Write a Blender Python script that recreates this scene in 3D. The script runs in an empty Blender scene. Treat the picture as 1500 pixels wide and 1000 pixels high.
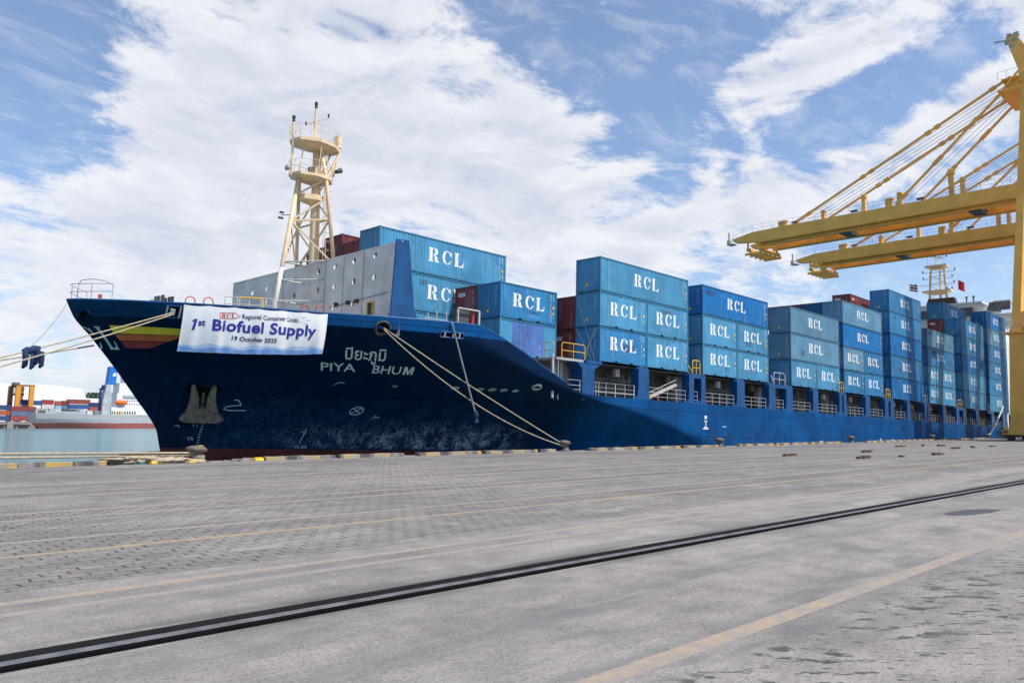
import bpy, bmesh, math, random
from mathutils import Vector, Matrix
random.seed(7)
R = math.radians
scn = bpy.context.scene
col = scn.collection
# ------------------------------------------------------------------ camera
CAMH = 1.72
f_px, pitch, roll, az = 1151.72, 0.105189, 0.00525933, 0.797117
fw = Vector((math.cos(az)*math.cos(pitch), math.sin(az)*math.cos(pitch), math.sin(pitch)))
r0 = Vector((math.sin(az), -math.cos(az), 0)); u0 = r0.cross(fw)
rr = r0*math.cos(roll)+u0*math.sin(roll); uu = -r0*math.sin(roll)+u0*math.cos(roll)
cd = bpy.data.cameras.new('camera'); cam = bpy.data.objects.new('camera', cd); col.objects.link(cam)
cd.sensor_width = 36; cd.lens = f_px*36/1500; cd.clip_start = 0.1; cd.clip_end = 6000
m = Matrix.Identity(4)
for i in range(3):
    m[i][0] = rr[i]; m[i][1] = uu[i]; m[i][2] = -fw[i]
m[2][3] = CAMH
cam.matrix_world = m
scn.camera = cam
# ------------------------------------------------------------------ light, sky, exposure
SUN = Vector((0.19, -0.53, 0.83)).normalized()
sd = bpy.data.lights.new('sun', 'SUN'); sd.energy = 5.0; sd.angle = R(0.55); sd.color = (1.0, 0.955, 0.88)
so = bpy.data.objects.new('sun', sd); col.objects.link(so)
so.rotation_euler = SUN.to_track_quat('Z', 'Y').to_euler()
scn.view_settings.view_transform = 'Standard'; scn.view_settings.look = 'None'
scn.view_settings.exposure = 0.05; scn.view_settings.gamma = 1.0
scn.cycles.max_bounces = 6; scn.cycles.diffuse_bounces = 3; scn.cycles.glossy_bounces = 3
scn.cycles.caustics_reflective = False; scn.cycles.caustics_refractive = False

class NT:
    """tiny helper round a node tree"""
    def __init__(s, nt): s.nt = nt
    def n(s, t, **k):
        nd = s.nt.nodes.new(t)
        for a, b in k.items(): setattr(nd, a, b)
        return nd
    def put(s, sock, v):
        if hasattr(v, 'links') or hasattr(v, 'is_linked'): s.nt.links.new(v, sock)
        else:
            if hasattr(sock.default_value, '__len__') and not hasattr(v, '__len__'): v = (v,)*len(sock.default_value)
            if hasattr(sock.default_value, '__len__') and len(sock.default_value) == 4 and len(v) == 3: v = (*v, 1)
            sock.default_value = v
    def math(s, op, a, b=0.0, c=None, clamp=False):
        nd = s.n('ShaderNodeMath', operation=op, use_clamp=clamp)
        s.put(nd.inputs[0], a); s.put(nd.inputs[1], b)
        if c is not None: s.put(nd.inputs[2], c)
        return nd.outputs[0]
    def vm(s, op, a, b=(0, 0, 0)):
        nd = s.n('ShaderNodeVectorMath', operation=op); s.put(nd.inputs[0], a)
        if op == 'SCALE': s.put(nd.inputs[3], b)
        else: s.put(nd.inputs[1], b)
        return nd.outputs[1] if op in ('DISTANCE', 'LENGTH', 'DOT_PRODUCT') else nd.outputs[0]
    def noise(s, vec, scale, detail=4, rough=.55, dist=0.0):
        nd = s.n('ShaderNodeTexNoise'); s.put(nd.inputs['Vector'], vec)
        nd.inputs['Scale'].default_value = scale; nd.inputs['Detail'].default_value = detail
        nd.inputs['Roughness'].default_value = rough; nd.inputs['Distortion'].default_value = dist
        return nd.outputs[0]
    def mapr(s, v, a, b, c=0.0, d=1.0, smooth=True):
        nd = s.n('ShaderNodeMapRange', interpolation_type='SMOOTHSTEP' if smooth else 'LINEAR')
        for i, x in enumerate((v, a, b, c, d)): s.put(nd.inputs[i], x)
        return nd.outputs[0]
    def mix(s, f, a, b, mode='MIX'):
        nd = s.n('ShaderNodeMix', data_type='RGBA', blend_type=mode)
        s.put(nd.inputs[0], f); s.put(nd.inputs[6], a); s.put(nd.inputs[7], b)
        return nd.outputs[2]
    def sep(s, v):
        nd = s.n('ShaderNodeSeparateXYZ'); s.put(nd.inputs[0], v); return nd.outputs
    def comb(s, x, y, z):
        nd = s.n('ShaderNodeCombineXYZ'); s.put(nd.inputs[0], x); s.put(nd.inputs[1], y); s.put(nd.inputs[2], z)
        return nd.outputs[0]
    def vec(s, kind='Object', scale=(1, 1, 1), loc=(0, 0, 0)):
        tc = s.n('ShaderNodeTexCoord'); mp = s.n('ShaderNodeMapping')
        s.nt.links.new(tc.outputs[kind], mp.inputs[0]); mp.inputs[3].default_value = scale; mp.inputs[1].default_value = loc
        return mp.outputs[0]

# world: Nishita sky with a procedural cloud layer laid out by direction
world = bpy.data.worlds.new('World'); scn.world = world; world.use_nodes = True
w = NT(world.node_tree); world.node_tree.nodes.clear()
sky = w.n('ShaderNodeTexSky', sky_type='NISHITA'); sky.sun_disc = False
sky.sun_elevation = math.asin(SUN.z); sky.sun_rotation = math.atan2(SUN.x, SUN.y)
sky.air_density = 1.0; sky.dust_density = 0.6; sky.ozone_density = 2.2
tc = w.n('ShaderNodeTexCoord'); D = tc.outputs['Generated']
D = w.vm('NORMALIZE', D)
x, y, z = w.sep(D)
zz = w.math('ADD', w.math('MAXIMUM', z, 0.0), 0.13)
pv = w.comb(w.math('DIVIDE', x, zz), w.math('DIVIDE', y, zz), 0.0)
warp = w.noise(pv, 1.6, 3, .5)
pv2 = w.vm('ADD', pv, w.comb(w.math('MULTIPLY', warp, .5), w.math('MULTIPLY', warp, .2), 0))
n1 = w.noise(pv2, 1.7, 9, .62, .2)
n2 = w.noise(w.vm('MULTIPLY', pv2, (3.2, 6.0, 1)), 1.9, 9, .66, .3)
DS = w.vm('ADD', w.vm('MULTIPLY', D, (1, 1, 2.3)), w.comb(0, 0, w.math('MULTIPLY', warp, .10)))
n3 = w.noise(DS, 7.0, 10, .64, .45)
n3b = w.noise(w.vm('ADD', DS, (.008, -.02, .045)), 7.0, 7, .6, .45)
dens = w.math('ADD', w.math('ADD', w.math('MULTIPLY', n1, .55), w.math('MULTIPLY', n2, .75)), w.math('MULTIPLY', n3, 1.55))
BLOBS = [  # direction, radius, amount
 ((.20, .915, .385), .12, -.40), ((.17, .94, .30), .09, -.22), ((.70, .55, .455), .13, -.36), ((.62, .64, .47), .07, -.22), ((.765, .51, .40), .09, -.34),
 ((.955, .25, .155), .10, -.42), ((.93, .33, .135), .08, -.30), ((.80, .53, .285), .045, -.22), ((.745, .64, .20), .04, -.16), ((.97, .2, .1), .08, -.2), ((.83, .47, .30), .03, -.16), ((.775, .575, .265), .03, -.15),
 ((.40, .82, .40), .22, .34), ((.54, .76, .35), .18, .30), ((.40, .89, .22), .24, .22), ((.64, .71, .29), .13, .22), ((.77, .60, .235), .12, .22), ((.72, .66, .2), .12, .22), ((.30, .93, .2), .2, .12),
 ((.86, .44, .2), .10, .20), ((.33, .94, .10), .2, .04), ((-.6, -.6, .5), 1.1, -.7), ((-.9, .1, .4), .7, -.35), ((.5, -.8, .3), .8, -.35), ((0, 0, 1), .5, -.25)]  # wide blobs behind the camera thin unseen cloud, to lower the ambient light
bias = -.23
for c, r_, a in BLOBS:
    v = Vector(c).normalized()
    bias = w.math('ADD', w.mapr(w.vm('DISTANCE', D, tuple(v)), r_*1.35, 0.0, 0.0, a), bias)
STREAKS = [  # from, to, half width, amount: long diagonal cloud banks and the gaps between them
 ((.794, .480, .374), (.893, .183, .430), .045, .40), ((.785, .575, .235), (.923, .195, .365), .052, .44),
 ((.849, .395, .322), (.898, .228, .397), .050, -.62), ((.60, .66, .45), (.67, .65, .36), .05, .18), ((.70, .62, .36), (.76, .52, .42), .03, .12), ((.905, .345, .17), (.96, .22, .20), .04, -.2)]
for A_, B_, r_, a in STREAKS:
    A_, B_ = Vector(A_).normalized(), Vector(B_).normalized(); AB = B_-A_
    rel = w.vm('SUBTRACT', D, tuple(A_))
    q_ = w.math('DIVIDE', w.vm('DOT_PRODUCT', rel, tuple(AB)), AB.length_squared, clamp=True)
    on = w.vm('SCALE', tuple(AB), q_)
    bias = w.math('ADD', w.mapr(w.vm('DISTANCE', rel, on), r_*1.35, 0.0, 0.0, a), bias)
dd = w.math('ADD', w.math('SUBTRACT', dens, .20), bias)
cov = w.math('MAXIMUM', w.mapr(dd, .86, 1.26), w.math('ADD', .10, w.mapr(n2, .45, .72, 0, .28)))
edge = w.math('MULTIPLY', w.math('SUBTRACT', n3, n3b), 2.6)
thick = w.mapr(dd, 1.0, 1.55, 1.0, .50)
shade = w.math('ADD', w.math('ADD', edge, thick), w.math('MULTIPLY', w.math('SUBTRACT', n2, .5), .8), clamp=True)
ccol = w.mix(shade, (5.6, 6.1, 7.4), (8.8, 8.9, 9.3))
horiz = w.mapr(z, 0.0, 0.22, 1.0, 0.0)
skyc = w.mix(w.math('MULTIPLY', horiz, .55), w.mix(1.0, sky.outputs[0], (1.35, 1.47, 1.64), 'MULTIPLY'), (5.4, 6.3, 7.9))
fin = w.mix(w.math('MULTIPLY', cov, .94), skyc, ccol)
bg = w.n('ShaderNodeBackground'); w.put(bg.inputs[0], fin); bg.inputs[1].default_value = 0.1
out = w.n('ShaderNodeOutputWorld'); world.node_tree.links.new(bg.outputs[0], out.inputs[0])

# ------------------------------------------------------------------ materials
def newmat(name):
    mt = bpy.data.materials.new(name); mt.use_nodes = True
    t = NT(mt.node_tree); b = mt.node_tree.nodes['Principled BSDF']
    return mt, t, b
def plain(name, c, rough=.55, var=.18, scale=1.5, metal=0.0, rust=0.0, bump=0.0, spec=.4):
    mt, t, b = newmat(name)
    v = t.vec('Object')
    n = t.noise(v, scale, 6, .6)
    k = t.mapr(n, .3, .7, 1-var, 1+var)
    cc = t.mix(1.0, c, t.comb(k, k, k), 'MULTIPLY')
    if rust > 0:
        st = t.noise(t.vec('Object', (3.5, 3.5, .5)), 1.3, 6, .65)
        cc = t.mix(t.mapr(st, .72-rust*.3, .80-rust*.2, 0, .75), cc, (.16, .062, .025))
    t.put(b.inputs['Base Color'], cc); b.inputs['Roughness'].default_value = rough; b.inputs['Metallic'].default_value = metal
    b.inputs['Specular IOR Level'].default_value = spec
    if bump:
        bp = t.n('ShaderNodeBump'); bp.inputs['Strength'].default_value = bump; bp.inputs['Distance'].default_value = .03
        t.put(bp.inputs['Height'], t.noise(v, scale*8, 4)); t.nt.links.new(bp.outputs[0], b.inputs['Normal'])
    return mt
def objpaint(name, rusty=.5, rough=.45):
    """paint whose colour is the object's own colour, faded and rust streaked"""
    mt, t, b = newmat(name)
    oi = t.n('ShaderNodeObjectInfo'); base = oi.outputs['Color']; rnd = oi.outputs['Random']
    v = t.vm('ADD', t.vec('Object'), t.comb(t.math('MULTIPLY', rnd, 50), 0, 0))
    n = t.noise(v, .55, 5, .6)
    k = t.mapr(n, .3, .7, .82, 1.12)
    c = t.mix(1.0, base, t.comb(k, k, k), 'MULTIPLY')
    fade = t.noise(t.vm('MULTIPLY', v, (2.2, 2.2, .35)), 1.2, 6, .6)
    c = t.mix(t.mapr(fade, .50, .78, 0, .30), c, (.42, .50, .56))
    st = t.noise(t.vm('MULTIPLY', v, (5, 5, .8)), 1.0, 7, .68)
    c = t.mix(t.mapr(st, .64, .74, 0, rusty), c, (.13, .055, .028))
    sp = t.noise(v, 7.0, 5, .7)
    c = t.mix(t.mapr(sp, .70, .76, 0, .6*rusty), c, (.14, .06, .03))
    t.put(b.inputs['Base Color'], c); b.inputs['Roughness'].default_value = rough; b.inputs['Specular IOR Level'].default_value = .35
    return mt
M = {}
M['cpaint'] = objpaint('container_paint', .45)
M['cframe'] = objpaint('container_frame_paint', .95)
mt, t, b = newmat('white_lettering'); M['white_paint'] = mt
n = t.noise(t.vm('ADD', t.vec('Object'), t.comb(t.math('MULTIPLY', t.n('ShaderNodeObjectInfo').outputs['Random'], 60), 0, 0)), 2.6, 8, .72)
t.put(b.inputs['Base Color'], t.mix(t.mapr(n, .55, .68, 0, .55), (.80, .80, .78), (.20, .36, .46))); b.inputs['Roughness'].default_value = .5
M['grey_letter'] = plain('grey_lettering', (.74, .73, .71), .6, .15, 4)
M['pale_letter'] = plain('pale_bow_lettering', (.42, .50, .50), .6, .2, 4)
M['sticker'] = plain('yellow_sticker', (.75, .52, .03), .5)
M['blue_trim'] = plain('ship_blue', (.0035, .066, .205), .42, .22, .8, rust=.10)
M['wall_grey'] = plain('breakwater_grey', (.62, .585, .54), .6, .16, .6, rust=.2)
M['grey_steel'] = plain('grey_steel', (.36, .36, .355), .55, .22, .6, rust=.22)
M['dark_steel'] = plain('dark_steel', (.055, .057, .06), .6, .3, 1.5, rust=.25)
M['coaming'] = plain('coaming_grey', (.18, .19, .20), .6, .3, 1.0, rust=.3)
M['rail_white'] = plain('rail_white', (.47, .47, .45), .5, .15, 3, rust=.25)
M['mast_buff'] = plain('mast_buff', (.74, .555, .345), .45, .10, 2, rust=.16)
M['crane_yellow'] = plain('crane_yellow', (.84, .45, .085), .5, .10, .45, rust=.14)
M['rail_yellow'] = plain('rail_yellow', (.70, .45, .03), .5, .12, 4)
M['red'] = plain('red_paint', (.50, .04, .04), .5, .12, 3)
M['orange'] = plain('orange_paint', (.75, .14, .02), .45, .1, 3)
M['stripe_yellow'] = plain('stripe_yellow', (.90, .56, .03), .5, .10, 1.2)
M['stripe_orange'] = plain('stripe_orange', (.62, .12, .03), .5, .15, 1.2)
M['stripe_red'] = plain('stripe_red', (.30, .03, .035), .5, .2, 1.2)
M['black'] = plain('black_rubber', (.012, .012, .013), .7, .3, 4)
M['void'] = plain('dark_opening', (.006, .006, .007), .95, .2, 2, spec=.1)
M['rope'] = plain('mooring_rope', (.42, .35, .25), .85, .22, 9, bump=.6)
M['rope_grey'] = plain('grey_rope', (.20, .20, .21), .85, .2, 9)
M['denim'] = plain('blue_cloth', (.012, .03, .085), .9, .3, 9)
M['iron'] = plain('weathered_iron', (.13, .105, .095), .6, .35, 5, rust=.45, bump=.4)
M['anchor'] = plain('anchor_iron', (.21, .15, .115), .7, .35, 3.0, rust=.45, bump=.5)
M['white_wall'] = plain('white_superstructure', (.72, .73, .72), .5, .07, .8, rust=.10)
M['window'] = plain('window_glass', (.015, .022, .028), .12, .2, 1, spec=.7)
M['wood'] = plain('brown_timber', (.13, .075, .045), .85, .4, 4, bump=.5)
M['rubble'] = plain('grey_rubble', (.27, .25, .22), .9, .35, 8, bump=.6)
M['warehouse'] = plain('white_warehouse', (.78, .77, .75), .6, .03, .1)
M['far_grey'] = plain('far_hull_grey', (.40, .43, .44), .5, .12, .2, rust=.1)
M['far_red'] = plain('far_boot_red', (.30, .085, .07), .6, .2, .3)
M['far_blue'] = plain('funnel_blue', (.01, .16, .50), .5, .1, 1)
M['far_orange'] = plain('yard_crane_orange', (.62, .27, .03), .5, .15, 1)
M['far_brown'] = plain('yard_crane_brown', (.26, .10, .04), .5, .15, 1)
M['quay_wall'] = plain('quay_wall_concrete', (.22, .21, .20), .9, .3, .5, bump=.4)
M['leaf'] = plain('distant_leaves', (.045, .075, .05), .9, .4, .3)
M['banner_blue'] = plain('banner_ink_blue', (.03, .035, .30), .7, .05, 4)
M['banner_navy'] = plain('banner_ink_navy', (.02, .02, .12), .7, .05, 4)
M['banner_sky'] = plain('banner_ink_sky', (.48, .60, .80), .7, .12, 1.2)
M['banner_mid'] = plain('banner_ink_mid', (.22, .38, .70), .7, .2, 1.5)
M['flag_red'] = plain('flag_red', (.55, .03, .05), .8, .1, 3)
M['teal'] = plain('teal_paint', (.02, .22, .22), .5)
M['steel_bright'] = plain('worn_rail_steel', (.15, .15, .16), .5, .35, 3, metal=.35)
# banner cloth
mt, t, b = newmat('banner_cloth'); M['banner'] = mt
n = t.noise(t.vec('Object', (1, 1, .25)), 2.2, 4)
k = t.mapr(n, .3, .7, .90, 1.0)
t.put(b.inputs['Base Color'], t.mix(1.0, (.88, .87, .86), t.comb(k, k, k), 'MULTIPLY')); b.inputs['Roughness'].default_value = .75
# hull paint
mt, t, b = newmat('hull_paint'); M['hull'] = mt
HBASE = (90.0, 49.3, -3.0)
v = t.vec('Object'); x, y, z = t.sep(v)
S_ = t.math('ADD', x, HBASE[0]); V_ = t.math('ADD', z, HBASE[2])
n = t.noise(v, .35, 6, .6); k = t.mapr(n, .3, .7, .78, 1.2)
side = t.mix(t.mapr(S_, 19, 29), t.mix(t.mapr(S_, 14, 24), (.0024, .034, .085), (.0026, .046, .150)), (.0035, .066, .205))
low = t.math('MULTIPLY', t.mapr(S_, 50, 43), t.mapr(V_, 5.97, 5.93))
side = t.mix(t.math('MULTIPLY', low, .88), side, (.0009, .0085, .030))  # shade of the flare below the bow knuckle, painted into the base colour
c = t.mix(1.0, side, t.comb(k, k, k), 'MULTIPLY')
# vertical streaks and rust runs on the side
st = t.noise(t.vec('Object', (1.6, 1, .12)), 1.2, 6, .65)
c = t.mix(t.math('MULTIPLY', t.mapr(st, .56, .74, 0, .20), t.mapr(S_, 36, 50, .25, 1)), c, (.05, .13, .26))
rs = t.noise(t.vec('Object', (2.4, 1, .22), (31, 0, 5)), 1.1, 7, .7)
c = t.mix(t.math('MULTIPLY', t.mapr(rs, .62, .72, 0, .75), t.mapr(S_, 30, 60, .3, 1)), c, (.13, .055, .03))
# patched repaint rectangles
vr = t.n('ShaderNodeTexVoronoi', distance='CHEBYCHEV'); t.put(vr.inputs['Vector'], t.vec('Object', (.35, .01, .7))); vr.inputs['Scale'].default_value = 1.0
c = t.mix(t.mapr(vr.outputs['Color'], .72, .74, 0, .25), c, t.mix(1.0, c, (1.35, 1.3, 1.25), 'MULTIPLY'))
# lower bow: fender scuffs, and water-reflected light painted as a rippled net
sc1 = t.noise(t.vec('Object', (2.6, 1, 1.25)), 1.7, 10, .74, 1.0); sc2 = t.noise(t.vec('Object', (.16, .2, .5), (7, 3, 1)), 1.0, 3)
band = t.math('MULTIPLY', t.math('POWER', t.mapr(V_, 1.3, -.9), 1.6), t.mapr(V_, -1.45, -1.25))
zone = t.math('MULTIPLY', t.mapr(S_, 24, 35), t.mapr(S_, 44, 40))
amt = t.math('MULTIPLY', t.math('MULTIPLY', band, zone), t.mapr(sc2, .30, .55, .5, 1))
wide0 = t.math('MULTIPLY', t.mapr(V_, 3.6, .3), t.math('MULTIPLY', t.mapr(S_, 19.5, 23), t.mapr(S_, 44, 38)))
caust_net = t.noise(t.vec('Object', (2.0, 1, 1.5)), 1.3, 5, .55, 1.4); caust_net2 = t.noise(t.vec('Object', (2.0, 1, 1.3), (9, 2, 4)), 2.6, 4, .5, 1.0)
caust_net = t.math('MAXIMUM', t.mapr(t.math('ABSOLUTE', t.math('SUBTRACT', caust_net, .5)), .055, .0), t.math('MULTIPLY', t.mapr(t.math('ABSOLUTE', t.math('SUBTRACT', caust_net2, .5)), .05, .0), .8))
caust_net = t.math('MULTIPLY', caust_net, t.mapr(t.noise(v, 1.1, 4, .6), .40, .62, .12, 1))
c = t.mix(t.math('MULTIPLY', caust_net, t.math('MULTIPLY', amt, 1.0)), c, (.66, .72, .78))
c = t.mix(t.math('MULTIPLY', caust_net, t.math('MULTIPLY', wide0, .22)), c, (.06, .20, .36))
c = t.mix(t.math('MULTIPLY', t.math('MULTIPLY', t.mapr(sc1, .45, .70), wide0), .40), c, (.02, .075, .18))
c = t.mix(t.math('MULTIPLY', t.math('MULTIPLY', t.mapr(sc1, .52, .66), t.mapr(S_, 48, 60)), t.math('MULTIPLY', t.mapr(V_, 1.0, -.6), .35)), c, (.20, .26, .34))
# weld seams of the shell plating
pl = t.n('ShaderNodeTexBrick'); t.put(pl.inputs['Vector'], t.comb(S_, V_, 0)); pl.inputs['Scale'].default_value = 1.0
pl.inputs['Brick Width'].default_value = 7.5; pl.inputs['Row Height'].default_value = 2.1; pl.inputs['Mortar Size'].default_value = .03
pl.inputs['Color1'].default_value = (1, 1, 1, 1); pl.inputs['Color2'].default_value = (.9, .9, .9, 1); pl.inputs['Mortar'].default_value = (.5, .5, .52, 1)
c = t.mix(1.0, c, t.mix(1.0, c, pl.outputs['Color'], 'MULTIPLY'))
# boot topping
bn = t.noise(v, 1.2, 5)
red = t.mix(t.mapr(bn, .35, .7), (.155, .036, .030), (.09, .026, .024))
c = t.mix(t.mapr(t.math('ADD', V_, t.math('MULTIPLY', bn, .02)), -1.44, -1.46), c, red)
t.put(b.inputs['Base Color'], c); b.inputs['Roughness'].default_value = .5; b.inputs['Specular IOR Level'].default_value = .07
bp = t.n('ShaderNodeBump'); bp.inputs['Strength'].default_value = .35; bp.inputs['Distance'].default_value = .05
fr_w = t.math('SINE', t.math('MULTIPLY', S_, 8.4)); t.put(bp.inputs['Height'], t.math('ADD', t.noise(t.vec('Object', (1, 1, .7)), .9, 3), t.math('MULTIPLY', t.math('MULTIPLY', fr_w, .16), t.mapr(t.noise(v, .4, 2), .35, .65)))); t.nt.links.new(bp.outputs[0], b.inputs['Normal'])
# water
mt, t, b = newmat('harbour_water'); M['water'] = mt
v = t.vec('Object'); n = t.noise(v, .02, 4)
t.put(b.inputs['Base Color'], t.mix(t.mapr(n, .35, .65), (.040, .165, .195), (.070, .215, .240)))
b.inputs['Roughness'].default_value = .22; b.inputs['Specular IOR Level'].default_value = .45
bp = t.n('ShaderNodeBump'); bp.inputs['Strength'].default_value = 1.0; bp.inputs['Distance'].default_value = .9
h = t.math('ADD', t.noise(t.vec('Object', (.35, 1, 1)), .55, 7, .65, .4), t.math('MULTIPLY', t.noise(t.vec('Object', (.5, 1, 1)), .10, 5), 2.0))
t.put(bp.inputs['Height'], h); t.nt.links.new(bp.outputs[0], b.inputs['Normal']); b.inputs['Roughness'].default_value = .12
# quay concrete and block paving
mt, t, b = newmat('quay_paving'); M['quay'] = mt
tcn = t.n('ShaderNodeTexCoord'); P = tcn.outputs['Object']; x, y, z = t.sep(P)
big = t.noise(P, .22, 5, .6); med = t.noise(P, 1.6, 6, .65); fine = t.noise(P, 22, 5, .85); grit = t.noise(P, 62, 4, .85)
k = t.math('ADD', t.mapr(big, .3, .7, .82, 1.12), t.mapr(med, .28, .72, -.22, .16))
k = t.math('ADD', k, t.mapr(fine, .35, .65, -.22, .22, False)); k = t.math('ADD', k, t.mapr(grit, .35, .65, -.22, .22, False))
pep = t.noise(P, 27, 4, .85); salt = t.noise(t.vm('ADD', P, (5, 9, 0)), 33, 4, .85)
c = t.mix(1.0, (.270, .246, .226), t.comb(k, k, k), 'MULTIPLY')
strk = t.noise(t.vm('MULTIPLY', P, (.10, 1.6, 1)), 1.0, 6, .6)
c = t.mix(t.mapr(strk, .44, .68, 0, .62), c, (.135, .132, .133))
c = t.mix(t.mapr(pep, .54, .62, 0, .7), c, (.09, .085, .082)); c = t.mix(t.mapr(salt, .57, .65, 0, .5), c, (.46, .44, .42))
# pavers from Y 9.4 outward
pm = t.math('MULTIPLY', t.mapr(y, 9.35, 9.5), t.mapr(y, 34.3, 34.2))
wob = t.math('MULTIPLY', t.math('SUBTRACT', t.noise(P, 2.2, 2), .5), .10)
bk = t.n('ShaderNodeTexBrick'); t.put(bk.inputs['Vector'], t.comb(t.math('ADD', x, wob), t.math('ADD', y, wob), 0)); bk.inputs['Scale'].default_value = 1.0
bk.inputs['Brick Width'].default_value = .30; bk.inputs['Row Height'].default_value = .21; bk.inputs['Mortar Size'].default_value = .017; bk.inputs['Mortar Smooth'].default_value = .15
bk.inputs['Color1'].default_value = (1, 1, 1, 1); bk.inputs['Color2'].default_value = (.84, .84, .85, 1); bk.inputs['Mortar'].default_value = (.5, .5, .5, 1)
c = t.mix(pm, c, t.mix(1.0, c, t.mix(.75, (1, 1, 1), bk.outputs['Color']), 'MULTIPLY'))
# open, dark joints come in bands along the wheel lanes
def bandf(c0, hw): return t.mapr(t.math('ABSOLUTE', t.math('SUBTRACT', y, c0)), hw, hw*.6)
lanes = bandf(12.5, .85)
for c0, hw in ((16.7, .8), (21.3, .9), (10.0, .35), (24.3, .7)): lanes = t.math('MAXIMUM', lanes, bandf(c0, hw))
jm = t.noise(P, 2.6, 4, .65); jb = t.noise(t.vm('MULTIPLY', P, (.3, 1, 1)), .5, 3)
jn = t.math('ADD', jm, t.math('MULTIPLY', lanes, .10)); jn = t.math('ADD', jn, t.math('MULTIPLY', t.math('SUBTRACT', jb, .5), .5))
bed = t.mapr(t.math('ABSOLUTE', t.math('SUBTRACT', t.math('FRACT', t.math('ADD', t.math('DIVIDE', t.math('ADD', y, wob), .21), .5)), .5)), .14, .09)
jf = t.math('MULTIPLY', t.math('MULTIPLY', bk.outputs['Fac'], t.mapr(jn, .53, .60)), t.math('MULTIPLY', pm, t.mapr(bed, 0, 1, 1, .22)))
c = t.mix(t.math('MULTIPLY', jf, .95), c, (.022, .02, .018))
c = t.mix(t.math('MULTIPLY', t.math('MULTIPLY', lanes, pm), .22), c, (.16, .14, .12))
# pale mortar repairs
rp = t.noise(t.vm('MULTIPLY', P, (.5, 1.5, 1)), .9, 4)
c = t.mix(t.math('MULTIPLY', t.math('MULTIPLY', t.mapr(rp, .60, .68, 0, .5), pm), t.mapr(t.math('ABSOLUTE', t.math('SUBTRACT', y, 10.1)), .8, .2)), c, (.38, .37, .38))
# dark soot along the rail, tyre rubber and oil blots on the near slab
rail = t.mapr(t.math('ABSOLUTE', t.math('SUBTRACT', y, 6.74)), .62, .22)
sm = t.noise(t.vm('MULTIPLY', P, (.35, 2, 1)), .8, 5)
c = t.mix(t.math('MULTIPLY', rail, t.mapr(sm, .40, .62, .0, .85)), c, (.075, .07, .068))
rot = t.n('ShaderNodeVectorRotate', rotation_type='Z_AXIS'); t.put(rot.inputs['Vector'], P); rot.inputs['Angle'].default_value = R(44)
blot = t.noise(t.vm('MULTIPLY', rot.outputs[0], (1.7, 4.0, 1)), 1.6, 6, .68)
blot2 = t.noise(t.vm('MULTIPLY', rot.outputs[0], (3.2, 6.5, 1)), 1.6, 5, .7)
near = t.mapr(y, 3.35, 3.05)
bz = t.noise(P, .35, 2)
c = t.mix(t.math('MULTIPLY', t.mapr(t.math('ADD', blot, t.mapr(bz, .35, .65, -.05, .05)), .560, .592, 0, .85), near), c, (.042, .04, .042))
c = t.mix(t.math('MULTIPLY', t.mapr(blot2, .585, .635, 0, .7), t.math('ADD', t.math('MULTIPLY', near, .8), t.math('MULTIPLY', t.mapr(y, 6.5, 6.2), .35))), c, (.06, .058, .058))
c = t.mix(t.math('MULTIPLY', t.mapr(t.noise(t.vm('MULTIPLY', P, (.55, 1.6, 1)), .9, 5), .54, .66, 0, .55), t.mapr(y, 6.5, 6.0)), c, (.13, .125, .125))
t.put(b.inputs['Base Color'], c); b.inputs['Roughness'].default_value = .85; b.inputs['Specular IOR Level'].default_value = .25
bp = t.n('ShaderNodeBump'); bp.inputs['Strength'].default_value = .7; bp.inputs['Distance'].default_value = .012
t.put(bp.inputs['Height'], t.math('SUBTRACT', t.math('ADD', t.math('MULTIPLY', fine, .5), t.math('MULTIPLY', med, .6)), t.math('MULTIPLY', t.math('MULTIPLY', bk.outputs['Fac'], pm), .9)))
t.nt.links.new(bp.outputs[0], b.inputs['Normal'])
# worn yellow line paint
def linepaint(name, cpaint, wear):
    mt, t, b = newmat(name)
    P = t.n('ShaderNodeTexCoord').outputs['Object']
    n = t.noise(P, 5.0, 8, .8); n2 = t.noise(t.vm('MULTIPLY', P, (.4, 3, 1)), .8, 4); g = t.noise(P, 90, 2, .7)
    k = t.mapr(g, .3, .7, .86, 1.12, False)
    f = t.mapr(t.math('ADD', n, t.math('MULTIPLY', n2, .35)), wear-.12, wear+.12, .18, .95)
    c = t.mix(f, (.225, .213, .206), cpaint)
    t.put(b.inputs['Base Color'], t.mix(1.0, c, t.comb(k, k, k), 'MULTIPLY')); b.inputs['Roughness'].default_value = .85
    return mt
M['line'] = linepaint('worn_yellow_line', (.36, .265, .18), .70)
M['line_faint'] = linepaint('faded_yellow_line', (.325, .255, .195), .74)
M['line_bright'] = linepaint('yellow_line', (.44, .28, .10), .72)
# striped kerb
mt, t, b = newmat('kerb_stripes'); M['kerb'] = mt
P = t.n('ShaderNodeTexCoord').outputs['Object']; x, y, z = t.sep(P)
fr = t.math('FRACT', t.math('DIVIDE', t.math('ADD', x, 200.35), 1.9))
sel = t.mapr(fr, .497, .503)
n = t.noise(P, 2.2, 6, .7)
c = t.mix(sel, (.05, .05, .053), (.38, .24, .05))
c = t.mix(t.mapr(n, .42, .62, 0, .85), c, (.22, .205, .19))
t.put(b.inputs['Base Color'], c); b.inputs['Roughness'].default_value = .85

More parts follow.
